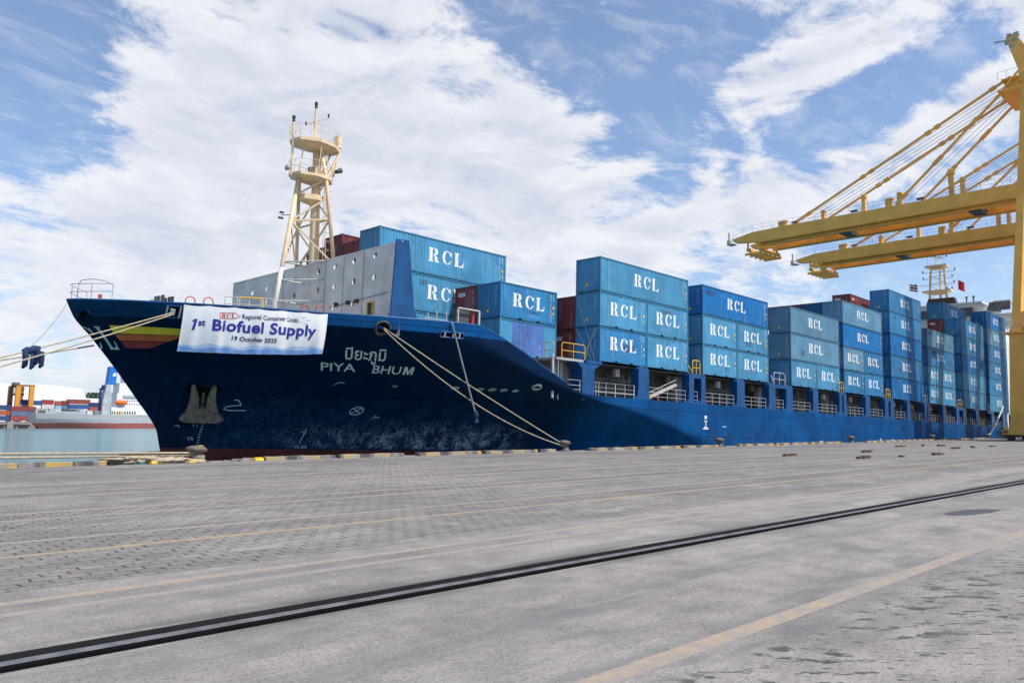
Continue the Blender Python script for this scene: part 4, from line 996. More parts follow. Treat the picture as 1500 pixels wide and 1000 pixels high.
# flags
def flag(nm, label, s, t0, v0, w_, h_, mats):
    th = thing(nm, label, 'flag', (s, t0, v0), mw=SF); k = len(mats)
    for i, mt in enumerate(mats):
        rows = []
        for a in range(7):
            q = a/6; rows.append([(s+.15*math.sin(q*7), t0+w_*q, v0-h_*(b_/k)-.35*h_*q) for b_ in (i, i+1)])
        part('flag_stripe', MB().grid(rows), mt, th)
flag('courtesy_flag', 'small red white and blue flag left of the radar mast', 170, 55.2, 32.2, -1.5, 1.4, ['red','white_paint','banner_navy','white_paint','red'])
flag('signal_flag', 'small red flag hanging right of the radar mast', 170, 46.2, 32.0, -1.1, 1.9, ['flag_red'])

# ================================================================== containers
W_, H_ = 2.438, 2.70
L20, L40 = 6.058, 12.192
def profile(a, b_, pitch, depth, y0):
    """corrugation break points along a wall: (coordinate, inset)"""
    n_ = max(1, round((b_-a)/pitch)); p = (b_-a)/n_; out_ = []
    for i in range(n_):
        x = a+i*p; out_ += [(x+.0*p, y0), (x+.26*p, y0), (x+.5*p, y0+depth), (x+.76*p, y0+depth)]
    return out_+[(b_, y0)]
def prof_at(pr, x): return lerp_tab(pr, x)
CACHE = {}
def cmesh(L):
    if L in CACHE: return CACHE[L]
    d = {}
    PRS = profile(.12, L-.12, .278, .040, .022); PRE = profile(.12, W_-.12, .25, .045, .028)
    mb = MB(); zb, zt = .16, H_-.07
    mb.grid([[(x, y, z_) for x, y in PRS] for z_ in (zb, zt)])
    mb.grid([[(x, W_-y, z_) for x, y in PRS] for z_ in (zb, zt)])
    mb.grid([[(y, x, z_) for x, y in PRE] for z_ in (zb, zt)])
    mb.grid([[(L-y, x, z_) for x, y in PRE] for z_ in (zb, zt)])
    d['corrugated_wall'] = mb.mesh('corrugated_wall')
    mb = MB(); mb.box((.05,.05,H_-.05),(L-.05,W_-.05,H_-.02)); mb.box((.05,.05,.10),(L-.05,W_-.05,.13)); d['roof_panel'] = mb.mesh('roof_panel')
    mb = MB()
    for x in (0, L-.12):
        for y in (0, W_-.12):
            mb.box((x,y,.118),(x+.12,y+.12,H_-.118))
            x1 = x-.004 if x == 0 else x-.054; y1 = y-.004 if y == 0 else y-.038
            mb.box((x1,y1,0),(x1+.178,y1+.162,.118)); mb.box((x1,y1,H_-.118),(x1+.178,y1+.162,H_))
    for y in (0, W_-.06): mb.box((.178,y,H_-.09),(L-.178,y+.06,H_-.015)); mb.box((.178,y,.02),(L-.178,y+.06,.165))
    for x in (0, L-.06): mb.box((x,.165,H_-.10),(x+.06,W_-.165,H_-.012)); mb.box((x,.165,.02),(x+.06,W_-.165,.165))
    d['corner_frame'] = mb.mesh('corner_frame')
    if L == L20:
        d['fork_pocket'] = MB().box((L/2-1.15,-.003,.03),(L/2-.79,.01,.14)).mesh('fork_pocket'); d['fork_pocket_'] = MB().box((L/2+.80,-.003,.03),(L/2+1.16,.01,.14)).mesh('fork_pocket')
    # stencil word bent onto the corrugation
    lw = word('RCL', 1.02, .30); x0 = 1.32 if L == L20 else 4.38
    lw.v = [(p[0]+x0, p[1]+.99, 0) for p in lw.v]
    lw = cut(lw, [x for x, y in PRS if x0-.1 < x < x0+3.6])
    lw.v = [(p[0], prof_at(PRS, p[0])-.006, p[1]) for p in lw.v]; d['side_lettering'] = lw.mesh('side_lettering', norm=False)
    mb = MB()
    for body, x, z_ in (('R\nE\nG\nU\n \n5\n0\n1\n4\n7\n2\n \n8', L-.72, 2.32), ('2\n2\nG\n1', L-.45, 2.32)):
        tm = text_mb(body, .135, .004); mb.add([(p[0]+x, .012, p[1]+z_) for p in tm.v], tm.f)
    tm = text_mb('R\nE\nG\nU\n \n5\n0\n1\n4\n7\n2\n \n8', .11, .003); mb.add([(.02, W_-(p[0]+W_-.52), p[1]+2.3) for p in tm.v], tm.f)
    d['serial_lettering'] = mb.mesh('serial_lettering', norm=False)
    mb = MB(); mb.box((L-.48,.008,1.30),(L-.30,.014,1.48)); mb.box((L-.46,.008,.85),(L-.32,.014,.99)); mb.box((.016,1.2,.45),(.022,1.42,.68)); d['sticker'] = mb.mesh('sticker')
    tm = text_mb('tex', .62, .012); tb = MB(); PR2 = PRE
    tm.v = [(p[0], p[1], 0) for p in tm.v]; tm = cut(tm, [.25*i for i in range(1, 4)])
    tb.add([(.022, 2.1-p[0], p[1]+1.95) for p in tm.v], tm.f)
    sd_ = cut(tm, []); tb.add([(p[0]+.6, .012, p[1]+1.95) for p in tm.v], tm.f); d['brand_lettering'] = tb.mesh('brand_lettering', norm=False)
    for k, mt in (('corrugated_wall','cpaint'),('roof_panel','cpaint'),('corner_frame','cframe'),('side_lettering','white_paint'),('serial_lettering','white_paint'),('sticker','sticker'),('brand_lettering','white_paint'),('fork_pocket','void'),('fork_pocket_','void')):
        if k in d: d[k].materials.append(M[mt])
    CACHE[L] = d; return d
def container(s, t, vb, L, hh, color, label, logo='RCL', group=None, sxx=1.0, mw=SF, sticker=True):
    d = cmesh(L)
    o = bpy.data.objects.new('shipping_container', None); col.objects.link(o); o.empty_display_size = .3
    o.matrix_world = mw @ Matrix.Translation((s, t, vb)) @ Matrix.Diagonal((sxx, 1, (hh-.035)/H_, 1))
    tag(o, label, 'container', group)
    k = random.uniform(.88, 1.1); c4 = (color[0]*k, color[1]*k, color[2]*k, 1)
    keys = ['corrugated_wall', 'roof_panel', 'corner_frame']
    if 'fork_pocket' in d: keys += ['fork_pocket', 'fork_pocket_']
    if logo == 'RCL': keys += ['side_lettering', 'serial_lettering']
    if logo == 'tex': keys += ['brand_lettering', 'serial_lettering']
    if logo and sticker: keys.append('sticker')
    for q in keys:
        ch = bpy.data.objects.new(q.strip('_'), d[q]); col.objects.link(ch); ch.parent = o; ch.color = c4
        if q == 'corner_frame': ch.color = tuple(x*.75 for x in c4[:3])+(1,)
    return o
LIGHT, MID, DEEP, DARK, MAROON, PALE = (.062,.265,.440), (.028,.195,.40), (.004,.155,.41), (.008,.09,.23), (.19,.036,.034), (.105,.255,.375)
TC = 37.10; PIT = 2.50; VB = 5.49
GR = 'containers stacked on the ship deck'
ordn = ['top', 'second', 'third', 'fourth', 'fifth', 'bottom']
def stack(s, n, hh, rows, nm, t=TC, vb=VB):
    """rows from the top down: one colour = one long box, a pair = two short boxes"""
    for i, c in enumerate(rows):
        z_ = vb+(n-1-i)*hh
        lv = 'topmost' if i == 0 else ('lowest' if i == n-1 else ordn[i]+'-down')
        def cl(c_): return {LIGHT:'pale blue', PALE:'washed-out blue', MID:'mid blue', DEEP:'bright blue', DARK:'dark blue', MAROON:'maroon'}[c_]
        if isinstance(c, list):
            container(s, t, z_, L20, hh, c[0], '%s short %s box, bow end of %s' % (lv, cl(c[0]), nm), group=GR)
            container(s+L20+.08, t, z_, L20, hh, c[1], '%s short %s box, stern end of %s' % (lv, cl(c[1]), nm), group=GR)
        else:
            container(s, t, z_, L40, hh, c, '%s long %s lettered box in %s' % (lv, cl(c), nm), group=GR)
stack(46.32, 3, 2.70, [LIGHT, [LIGHT, LIGHT], [MID, LIGHT]], 'the stack with lashing rods')
stack(60.85, 3, 2.70, [DEEP, [LIGHT, LIGHT], [LIGHT, LIGHT]], 'the second full stack from the bow')
stack(78.00, 3, 2.79, [PALE, PALE, [LIGHT, LIGHT]], 'the third full stack from the bow')
stack(91.36, 4, 2.71, [PALE, DEEP, [PALE, MID], [MID, MID]], 'the fourth full stack from the bow')
stack(106.33, 5, 2.87, [MID, MID, DEEP, MID, DEEP], 'the five-high stack left of the radar mast')
stack(120.75, 4, 2.71, [PALE, MID, [LIGHT, LIGHT], [LIGHT, LIGHT]], 'the stack right of the five-high one')
stack(137.2, 5, 2.85, [MID, MID, DEEP, LIGHT, LIGHT], 'the stack second from the crane leg')
stack(151.8, 6, 2.87, [DEEP, PALE, MID, MID, MID, LIGHT], 'the six-high stack beside the crane leg')
def patches():
    boxes = [o for o in bpy.data.objects if o.name.startswith('shipping_container') and any(c.name.startswith('side_lettering') for c in o.children)]
    for o in boxes:
        L = L40 if o.children[0].data == cmesh(L40)['corrugated_wall'] else L20
        PRS = profile(.12, L-.12, .278, .040, .022)
        for _ in range(random.choice([0, 1, 1, 2])):
            x0 = random.uniform(.4, L-1.9); wd = random.uniform(.5, 1.5); z0 = random.uniform(.2, 1.0); hh = random.uniform(.3, .75)
            if random.random() < .3: z0 = 1.9; hh = .4
            xs = [x for x, y in PRS if x0 < x < x0+wd]
            if len(xs) < 3: continue
            me = MB().grid([[(x, prof_at(PRS, x)-.004, z_) for x in xs] for z_ in (z0, z0+hh)]).mesh('repaint_patch', norm=False); me.materials.append(M['cpaint'])
            q = bpy.data.objects.new('repaint_patch', me); col.objects.link(q); q.parent = o; k = random.choice([1.5, 1.35, .65, .8]); c = o.children[0].color
            q.color = (min(1, c[0]*k+.02), min(1, c[1]*k), min(1, c[2]*k), 1)
# first bay behind the bulwark
container(31.45, 45.0, 14.28-2.83, L40, 2.83, LIGHT, 'long pale blue box highest behind the grey breakwater wall', sxx=1.024, group=GR)
container(31.45, 45.0, 14.28-5.66, L40, 2.83, LIGHT, 'long pale blue box under the highest one, its last letter hidden by a maroon box', sxx=1.024, group=GR)
container(31.45, 45.0, 14.28-8.49, L40, 2.83, LIGHT, 'pale blue box barely showing above the blue bulwark', sxx=1.024, group=GR)
TB = 39.92
container(38.5, TB, 10.78-2.63, L20, 2.63, MID, 'short blue box with white letters above a two-tone blue box behind the bulwark', group=GR)
lowb = container(38.5, TB, 10.78-5.26, L20, 2.63, LIGHT, 'two-tone blue box without letters where the bulwark slopes down', logo=None, group=GR)
mb = MB(); PRS = profile(.12, L20-.12, .278, .040, .022); xs = [x for x, y in PRS if 1.25 < x < 4.75]
mb.grid([[(x, prof_at(PRS, x)-.004, z_) for x in xs] for z_ in (.18, H_-.10)])
me = mb.mesh('repaint_patch', norm=False); me.materials.append(M['cpaint']); rp_ = bpy.data.objects.new('repaint_patch', me); col.objects.link(rp_); rp_.parent = lowb; rp_.color = (.075,.16,.42,1)
container(38.5, TB+PIT, 10.78-2.63, L20, 2.63, MAROON, 'maroon box with small white letters beside the blue boxes behind the bulwark', logo='tex', sticker=False, group=GR)
container(38.5, TB+PIT, 10.78-5.26, L20, 2.63, MAROON, 'lower maroon box partly hidden by a white frame on the bulwark', logo='tex', sticker=False, group=GR)
container(44.6-6.1, TB, 5.5-2.4, L20, 2.4, MAROON, 'maroon box low under the two-tone blue box', logo=None, group=GR)
# maroon boxes behind the foremast
for i, (tt, vt_, lab, lg) in enumerate(((47.55, 13.75, 'maroon box just left of the highest pale blue box', None), (50.05, 14.55, 'maroon box with a sunlit side right of the foremast', None), (52.6, 13.9, 'maroon box with small white letters seen through the foremast legs', 'tex'))):
    container(31.6, tt, vt_-2.8, L20 if i == 0 else L40, 2.8, MAROON, lab, lg, sticker=False, group=GR)
container(31.6, 47.55, 10.9-2.8, L40, 2.8, MAROON, 'maroon box under the one left of the highest pale blue box', None, group=GR)
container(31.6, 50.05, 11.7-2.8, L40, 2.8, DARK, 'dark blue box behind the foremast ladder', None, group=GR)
container(31.6, 52.6, 11.1-2.8, L40, 2.8, MAROON, 'lower maroon box behind the foremast legs', None, group=GR)
# inner rows that show between the stacks
container(46.32, TC+PIT, VB+2.70-.12, L40, 2.70, MAROON, 'upper maroon box just left of the tall stack with lashing rods', None, group=GR)
container(46.32, TC+PIT, VB-.12, L40, 2.70, MAROON, 'lower maroon box with a pale notice left of the lashing rods', 'tex', group=GR)
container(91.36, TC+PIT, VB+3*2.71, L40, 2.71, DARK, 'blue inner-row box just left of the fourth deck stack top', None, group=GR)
container(91.36, TC+2*PIT, VB+3*2.71, L40, 2.71, MAROON, 'right of two maroon boxes above the third deck stack', None, group=GR)
container(91.36, TC+3*PIT, VB+3*2.71, L40, 2.71, MAROON, 'left of two maroon boxes above the third deck stack', None, group=GR)
container(106.33, TC+2*PIT, VB+4*2.87, L40, 2.80, MAROON, 'maroon box standing high between the fourth and the five-high stack', 'tex', sticker=False, group=GR)
container(137.2, TC+PIT, VB+5*2.85, L40, 2.85, MID, 'blue box with white letters highest in front of the radar mast', group=GR)
container(137.2, TC+PIT, VB+4*2.85, L40, 2.85, MAROON, 'maroon box under the blue box in front of the radar mast', 'tex', sticker=False, group=GR)
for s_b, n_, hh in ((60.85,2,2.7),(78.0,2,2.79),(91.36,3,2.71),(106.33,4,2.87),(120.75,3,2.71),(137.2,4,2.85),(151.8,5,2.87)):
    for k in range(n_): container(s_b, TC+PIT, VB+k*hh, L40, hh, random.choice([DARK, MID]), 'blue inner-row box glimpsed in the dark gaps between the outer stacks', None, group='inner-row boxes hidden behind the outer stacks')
patches()
# lashing rods on the first tall stack
mb = MB()
for a, b_ in (((46.25,37.5,5.5),(46.25,39.3,10.6)), ((46.25,37.75,5.5),(46.25,39.4,8.1)), ((46.25,39.0,5.5),(46.25,37.2,8.1)), ((46.25,38.6,5.5),(46.25,37.5,8.1))): mb.tube([a, b_], .025, 5)
solo('lashing_rods', mb, 'rail_white', 'thin crossed steel lashing rods in front of the first tall blue stack', 'lashing rods', base=(46.25,38,5.5), mw=SF)

# ================================================================== banner
def bpt(a, d):   # a 0..1 along the bulwark, d metres down
    s = 17.86+6.55*a; q = hull_pt(s, vtop(s)-.02, .10); hgt = 2.62-.30*a
    k = d/hgt; sag = .07*math.sin(a*17+.5)+.05*math.sin(a*43+1.3)+.03*math.sin(a*71)
    q.z -= .05*abs(math.sin(a*math.pi*6))*(1-k)+d+.10*k*math.sin(a*math.pi); q.y += -.04+sag*k*.8+.35*k*k; q.x -= .02+.05*math.sin(a*19+2)*k
    return q
BH = lambda a: 2.62-.30*a
ban = thing('banner', 'white banner with blue lettering about a first biofuel supply, hung from the bulwark', 'banner', (21, 41.5, 5.5), mw=SF)
mb = MB(); mb.grid([[bpt(a/120, BH(a/120)*d/16) for a in range(121)] for d in range(17)]); part('banner_cloth', mb, 'banner', ban, True)
BL_ = 7.72
def on_banner(tm, x0, y0, nm, mt, off=.015):
    """x0 metres from the left edge, y0 metres below the top edge"""
    tm = cut(tm, span(tm, .09, 0), span(tm, .16, 1)); o_ = MB(); o_.f = tm.f
    for p in tm.v:
        a = (x0+p[0])/BL_; d = y0-p[1]
        q = bpt(a, d); e1_ = bpt(a+.004, d)-q; e2_ = q-bpt(a, d+.03); n_ = e1_.cross(e2_).normalized(); n_ = n_ if n_.y < 0 else -n_
        o_.v.append(tuple(q+n_*off))
    return part(nm, o_, mt, ban)
def fit(tm, wd, hgt=None):
    x0, x1 = min(p[0] for p in tm.v), max(p[0] for p in tm.v); y1 = max(p[1] for p in tm.v)
    k = wd/(x1-x0); kh = k if hgt is None else hgt/y1
    tm.v = [((p[0]-x0)*k, p[1]*kh, 0) for p in tm.v]; return tm
one = MB().add([(.07,0,0),(.20,0,0),(.31,.64,0),(.20,.64,0),(.07,.55,0),(.055,.46,0),(.155,.50,0)], [tuple(range(7))]); on_banner(one, .42, 1.36, 'banner_lettering', 'banner_blue')
on_banner(fit(text_mb('st', 1, .03), .36, .30), .78, 1.08, 'banner_lettering', 'banner_blue')
on_banner(fit(text_mb('Biofuel Supply', 1, .03, spacing=1.05), 5.65, .62), 1.50, 1.30, 'banner_lettering', 'banner_blue')
on_banner(fit(text_mb('Regional Container Lines', 1, .012), 3.05, .25), 3.0, .55, 'banner_lettering', 'banner_navy')
on_banner(fit(text_mb('19 October 2025', 1, .025), 2.40, .235), 2.60, 1.78, 'banner_lettering', 'banner_navy')
lg = word('RCL', .23, .04, 1.05); on_banner(lg, 1.93, .57, 'banner_emblem_letters', 'red', .02)
em = strokes([(1.84,-.29),(2.60,-.29),(2.90,-.455),(2.60,-.62),(1.84,-.62),(1.84,-.29)], .03); on_banner(em, 0, 0, 'banner_emblem', 'red')
for base_, amp, mt, of in ((.42,.12,'banner_sky',.008),(.26,.09,'banner_mid',.014)):
    top = [(7.70*i/60, -(BH(i/60)-base_-amp*(math.sin(i*.33+base_*9)*.5+math.sin(i*.71)*.35)*(1 if 0 else 1))) for i in range(61)]
    pw = MB()
    for (a, b_), (c_, d_), i in zip(top, top[1:], range(60)): pw.add([(a, b_, 0), (a, -BH(i/60)+.01, 0), (c_, -BH((i+1)/60)+.01, 0), (c_, d_, 0)], [(0,1,2,3)])
    on_banner(pw, 0, 0, 'banner_wave', mt, of)
bd = MB()
for x, y in ((5.9,-.35),(6.3,-.30),(6.6,-.42),(6.1,-.55),(6.45,-.62)): q = strokes([(x-.13,y+.03),(x,y),(x+.15,y+.04)], .03); bd.add(q.v, q.f)
on_banner(bd, 0, 0, 'banner_birds', 'banner_sky')

# ================================================================== mooring ropes
def rope(pts_a, pts_b, sag, r_, label, nm='mooring_rope', mt='rope', grp=None, cat='rope'):
    a, b_ = Vector(pts_a), Vector(pts_b); n_ = 28; mb = MB()
    mb.tube([a+(b_-a)*(i/n_)-Vector((0, 0, 4*sag*(i/n_)*(1-i/n_))) for i in range(n_+1)], r_, 8)
    return solo(nm, mb, mt, label, cat, base=tuple((a+b_)/2), group=grp, smooth=True)
ch = sw((27.42, 38.40, 6.0))
rope(ch, (39.2, 35.02, .36), .12, .036, 'upper of the two ropes from the oval hull opening down to the quay bollard')
rope(ch-Vector((0,0,.08)), (39.15, 35.0, .30), .95, .036, 'lower sagging rope from the oval hull opening to the quay bollard')
rl_ = sw((17.45, 44.55, 6.25))
rope(rl_, (-4.75, 35, .35), .25, .036, 'upper pale rope from the bow opening running out of frame at left')
rope(rl_-Vector((0,0,.1)), (-2.9, 35, .35), .30, .036, 'second pale rope just below the upper bow rope')
rope(sw((15.0, 49.7, 4.45)), (-12, 35, .35), .3, .05, 'darker rope from behind the stem running out of frame at left')
rope((14.7, 35.0, .40), (-40, 36.2, 2.1), .25, .05, 'upper rope low along the quay edge from the bow bollard')
rope((14.7, 35.05, .30), (-40, 36.0, 1.7), .28, .05, 'lower rope low along the quay edge from the bow bollard')
rope((134.5, 35.0, .40), sw((167.6, 38.3, 8.6)), .5, .13, 'thick pale stern rope rising from the farthest bollard', mt='rail_white')
hr = hull_pt(31.55, 6.7, .12)
rope(sw(hr), sw((33.2, 36.35, 1.0)), .05, .06, 'dark grey line hanging down the side amidships of the bow', 'hanging_line', 'rope_grey')
mb = MB(); e_ = sw((33.2, 36.3, .95)); mb.lathe([(.02,-.45),(.16,-.40),(.10,-.15),(.17,.05),(.08,.28),(.02,.34)], e_, 10)
solo('blue_rag', mb, 'denim', 'dark blue cloth knotted at the end of the hanging grey line', 'cloth', base=tuple(e_))
# dark blue cloth bundles over the bow ropes, with their thin tether
def along(a, b_, q, sag): a, b_ = Vector(a), Vector(b_); return a+(b_-a)*q-Vector((0, 0, 4*sag*q*(1-q)))
for q, a, b_, sag, lab in ((.352, rl_, Vector((-4.75,35,.35)), .25, 'upper dark blue cloth bundle draped over the bow ropes'), (.125, sw((15.0,49.7,4.45)), Vector((-12,35,.35)), .3, 'lower dark blue cloth bundle with two hanging legs on the bow rope')):
    p = along(a, b_, q, sag); d = (b_-a).normalized(); mb = MB()
    mb.tube([p-d*.42, p-d*.2, p, p+d*.2, p+d*.42], [.10,.19,.15,.2,.09], 9)
    for k in (-.28, .30): mb.tube([p+d*k+Vector((0,0,.1)), p+d*k+Vector((.02,-.05,-.25)), p+d*(k+.05)+Vector((.05,-.04,-.62)), p+d*(k+.16)+Vector((.05,0,-.72))], [.15,.13,.12,.06], 8)
    o_ = solo('cloth_bundle', mb, 'denim', lab, 'cloth', base=tuple(p), smooth=True)
p = along(rl_, Vector((-4.75,35,.35)), .352, .25); rope(sw((13.3, 49.2, 6.75)), p+Vector((0,0,.2)), .2, .014, 'thin dark tether from the bow tip to the cloth bundles', 'tether', 'rope_grey')
# tangle of rope and oddments beside the bow bollard
mb = MB(); random.seed(3)
for k in range(9):
    pts = []; x, y = random.uniform(11.2, 14.0), random.uniform(34.4, 35.1)
    for i in range(26):
        a = i*.55+k; pts.append((x+.55*math.cos(a)*(1+.25*math.sin(i*.7))+.02*i, y+.32*math.sin(a), .06+.05*(k % 5)+.03*math.sin(i)))
    mb.tube(pts, .045, 6)
for i in range(3):
    mb.tube([(14.76+.27*math.cos(R(a)), 35.12+.24*math.sin(R(a)), .12+.07*i) for a in range(0, 361, 20)], .032, 6)
solo('rope_tangle', mb, 'rope', 'loose tangle of pale mooring rope on the quay beside the bow bollard', 'rope', base=(13, 34.8, 0), smooth=True)
def lumps(nm, cx, cy, n_, wx, wy, r_, mt, lab, cat):
    mb = MB()
    for i in range(n_):
        x, y = cx+random.uniform(-wx, wx), cy+random.uniform(-wy, wy); k = r_*random.uniform(.6, 1.2)
        bmv = [(x+k*(a+random.uniform(-.2,.2)), y+k*(b_+random.uniform(-.2,.2)), max(.006, k*(c_*.6+.55+random.uniform(-.1,.1)))) for a in (-1,1) for b_ in (-.7,.7) for c_ in (-.9,.7)]
        mb.add(bmv, [(0,1,3,2),(4,6,7,5),(0,4,5,1),(2,3,7,6),(0,2,6,4),(1,5,7,3)])
    return solo(nm, mb, mt, lab, cat, base=(cx, cy, 0))
lumps('iron_scrap', 11.15, 34.5, 5, .22, .2, .17, 'black', 'black lumps of scrap at the end of the striped kerb', 'scrap')
lumps('yellow_cloth', 12.6, 34.25, 3, .35, .1, .11, 'rail_yellow', 'yellow scrap among the tangled rope', 'scrap')
lumps('yellow_cloth', 14.1, 34.3, 3, .25, .1, .10, 'rail_yellow', 'small yellow scrap just left of the bow bollard', 'scrap')
lumps('teal_scrap', 11.9, 34.25, 2, .2, .05, .08, 'teal', 'little teal scrap in front of the tangled rope', 'scrap')
lumps('kerb_rubble', 16.4, 34.55, 12, .75, .25, .12, 'rubble', 'broken kerb rubble just right of the bow bollard', 'rubble')
lumps('kerb_rubble', 17.25, 34.5, 2, .25, .1, .16, 'stripe_yellow', 'yellow painted chunk of broken kerb', 'rubble')
# dunnage left on the apron: rows of short blocks
DN = [(43.6,21.6,2.6,'left-most row of brown dunnage blocks on the apron'),(54.0,21.3,2.7,'row of dunnage blocks touching the dark slot line'),(43.4,17.3,2.4,'nearest long row of dunnage blocks on the apron'),(47.6,16.8,.8,'small lone dunnage piece near the paving lines'),
      (71.0,25.2,3.6,'long dunnage row far out by the kerb'),(76.3,25.1,.7,'tiny lone dunnage piece near the far kerb'),(77.6,24.0,2.8,'dunnage row left of the crane foot by the kerb'),(69.0,20.3,3.0,'plank-like dunnage on the dark slot line'),(73.8,20.4,.8,'little dunnage scrap on the slot line'),(79.2,20.4,2.4,'farthest dunnage row on the slot line'),(52.9,16.6,3.0,'right-most near row of dunnage blocks')]
for x, y, ln, lab in DN:
    ln *= .55; mb = MB(); n_ = max(1, int(ln/.22))
    for i in range(n_):
        xx = x-ln/2+ln*i/n_; k = random.uniform(-.05,.05); mb.box((xx+.02,y-.12+k,.004),(xx+ln/n_-.05,y+.12+k,.11+random.uniform(-.04,.04)))
    mb.box((x-ln/2,y-.05,.005),(x+ln/2-.1,y+.05,.05))
    solo('dunnage_row', mb, 'wood', lab, 'dunnage', base=(x, y, 0), group='dunnage left on the apron')

# ================================================================== ship-to-shore cranes
def crane(X, label):
    b0 = thing('gantry_crane', label, 'crane', (X, 28, 0), 'ship-to-shore cranes')
    Y = 'crane_yellow'
    def girder(x0, x1):
        mb = MB(); mb.prism([(2,33.7),(66.5,33.75),(71.1,34.3),(71.6,34.9),(67.6,35.6),(62,35.7),(2,35.5)], 0, x0, x1)
        mb.box((x0-.12,2,33.55),(x1+.12,66.5,33.7)); return part('boom_girder', mb, Y, b0)
    g1 = girder(X, X+1.3); g2 = girder(X+6.4, X+7.7)
    mb = MB()
    for x in (X+1.05, X+6.1): mb.box((x,2,33.1),(x+.5,67,33.5)); 
    mb.box((X+1.5,3,33.2),(X+2.2,66,33.32)); mb.box((X+5.5,3,33.2),(X+6.2,66,33.32))
    part('trolley_rail', mb, Y, b0)
    mb = MB()
    for y in range(8, 70, 8): mb.box((X+1.3,y,34.4),(X+6.4,y+.5,35.2))
    part('cross_tie', mb, Y, b0)
    mb = MB(); mb.box((X+.2,66.2,32.2),(X+7.6,66.6,32.7)); mb.box((X+.2,68.4,32.4),(X+7.6,68.9,32.9))
    for i in range(5): mb.box((X+.4+1.7*i,66,31.7),(X+.7+1.7*i,69.3,32.1))
    for x in (X+.3, X+7.2): mb.bar((x,66.4,32.4),(x,67,33.8),.25); mb.bar((x,68.6,32.6),(x,68.6,34.0),.25)
    part('tip_platform', mb, Y, b0)
    mb = MB(); mb.box((X-.3,71.3,34.0),(X+1.2,72.5,34.15)); mb.bar((X+.2,72.2,34.1),(X+.2,72.2,36.3),.22); mb.box((X-.1,72,34.2),(X+.7,72.5,34.9)); part('tip_light', mb, 'grey_steel', b0)
    mb = MB()
    for y0, z0, y1, z1 in ((71.4,35.1,67.6,35.7),(67.6,35.7,28,35.65)):
        n_ = max(2, int(abs(y1-y0)/1.8))
        for i in range(n_+1):
            q = i/n_; mb.tube([(X+.1,y0+(y1-y0)*q,z0+(z1-z0)*q),(X+.1,y0+(y1-y0)*q,z0+(z1-z0)*q+1.1)], .025, 4)
        for h_ in (.55, 1.1): mb.tube([(X+.1,y0,z0+h_),(X+.1,y1,z1+h_)], .022, 4)
    part('boom_handrail', mb, 'grey_steel', b0)
    for y, h_, w2 in ((48.4,3.0,.55),(55,1.7,.55),(44.6,1.6,.9),(35.7,4.2,.6),(34.2,2.6,.5),(62.2,1.2,1.3),(43,2.2,.6)):
        mb = MB(); mb.box((X+.3,y-w2/2,35.5),(X+.95,y+w2/2,35.5+h_)); mb.box((X+.15,y-w2*.8,35.5+h_*.8),(X+1.0,y+w2*.3,35.5+h_*.95)); part('boom_post', mb, Y, b0)
    for y in (40, 50, 60): part('boom_fitting', MB().cbox((X+.6,y,36.1),(.5,1.0,.25)), 'dark_steel', b0)
    for y in (52, 33): part('boom_fitting', MB().cbox((X+3,y,33.3),(3.5,1.6,.7)), 'dark_steel', b0)
    # forestays with their pin joints, and the hoist ropes between them
    for x, yb, yt, zt in ((X+.65,60.2,27.3,51.3),(X+7.05,60.2,27.3,51.3),(X+.65,43.6,27.1,50.6),(X+7.05,43.6,27.1,50.6)):
        a, c_ = Vector((x, yb, 35.9)), Vector((x, yt, zt)); mb = MB(); mb.bar(a, c_, .28, .32)
        d = (c_-a).normalized()
        for q in (.08,.36,.40,.66,.70,.93): p = a+(c_-a)*q; mb.bar(p-d*.45, p+d*.4, .46, .5)
        part('forestay', mb, Y, b0)
    mb = MB()
    for i in range(6):
        x = X+1.3+.9*i; mb.tube([(x,61.5-.5*i,36),(x,27.0,50.9-.15*i)], .035, 4)
    for i in range(3): mb.tube([(X+2+1.5*i,45,36),(X+2+1.5*i,27.0,50.2)], .03, 4)
    part('hoist_rope', mb, 'banner_mid' if False else 'rope_grey', b0)
    # legs
    for x in (X-8, X+15):
        mb = MB(); mb.prism([(27.95,1.6),(27.45,13.2),(27.45,13.8),(23.6,13.8),(23.4,1.6)], 0, x, x+3.6); lg_ = part('portal_leg', mb, Y, b0)
        mb = MB(); mb.prism([(27.25,13.8),(26.25,13.8),(23.5,48),(24.25,48)], 0, x+.2, x+3.0); mb.prism([(27.45,13.8),(26.0,13.8),(26.0,14.6),(27.3,14.6)], 0, x, x+3.4); part('upper_leg', mb, Y, lg_)
        mb = MB(); mb.box((x-.6,25,13.8),(x+4,28.1,13.95)); part('leg_platform', mb, Y, lg_)
        mb = MB()
        for i in range(6):
            yy = 25+.62*i; mb.tube([(x-.55,yy,13.9),(x-.55,yy,15.1)], .03, 4)
        for h_ in (14.5,15.1): mb.tube([(x-.55,25,h_),(x-.55,28.05,h_)], .03, 4); mb.tube([(x-.55,28.05,h_),(x+3.9,28.05,h_)], .03, 4)
        part('leg_railing', mb, 'grey_steel', lg_)
        mb = MB(); mb.box((x-.03,24.3,2.4),(x,27.0,9.5)); mb.box((x-.06,23.9,6.2),(x,27.75,6.4)); part('leg_panel', mb, Y, lg_)
        mb = MB(); mb.box((x-.1,22,.75),(x+3.7,28.9,1.6))
        part('sill_beam', mb, Y, lg_)
        for yy in (23, 24.8, 26.6, 28.3):
            mb = MB(); mb.tube([(x+.9,yy,.36),(x+2.5,yy,.36)], .36, 14); mb.cbox((x+1.7,yy,.75),(2.2,1.5,.5)); part('bogie_wheel', mb, 'iron', lg_)
        mb = MB()
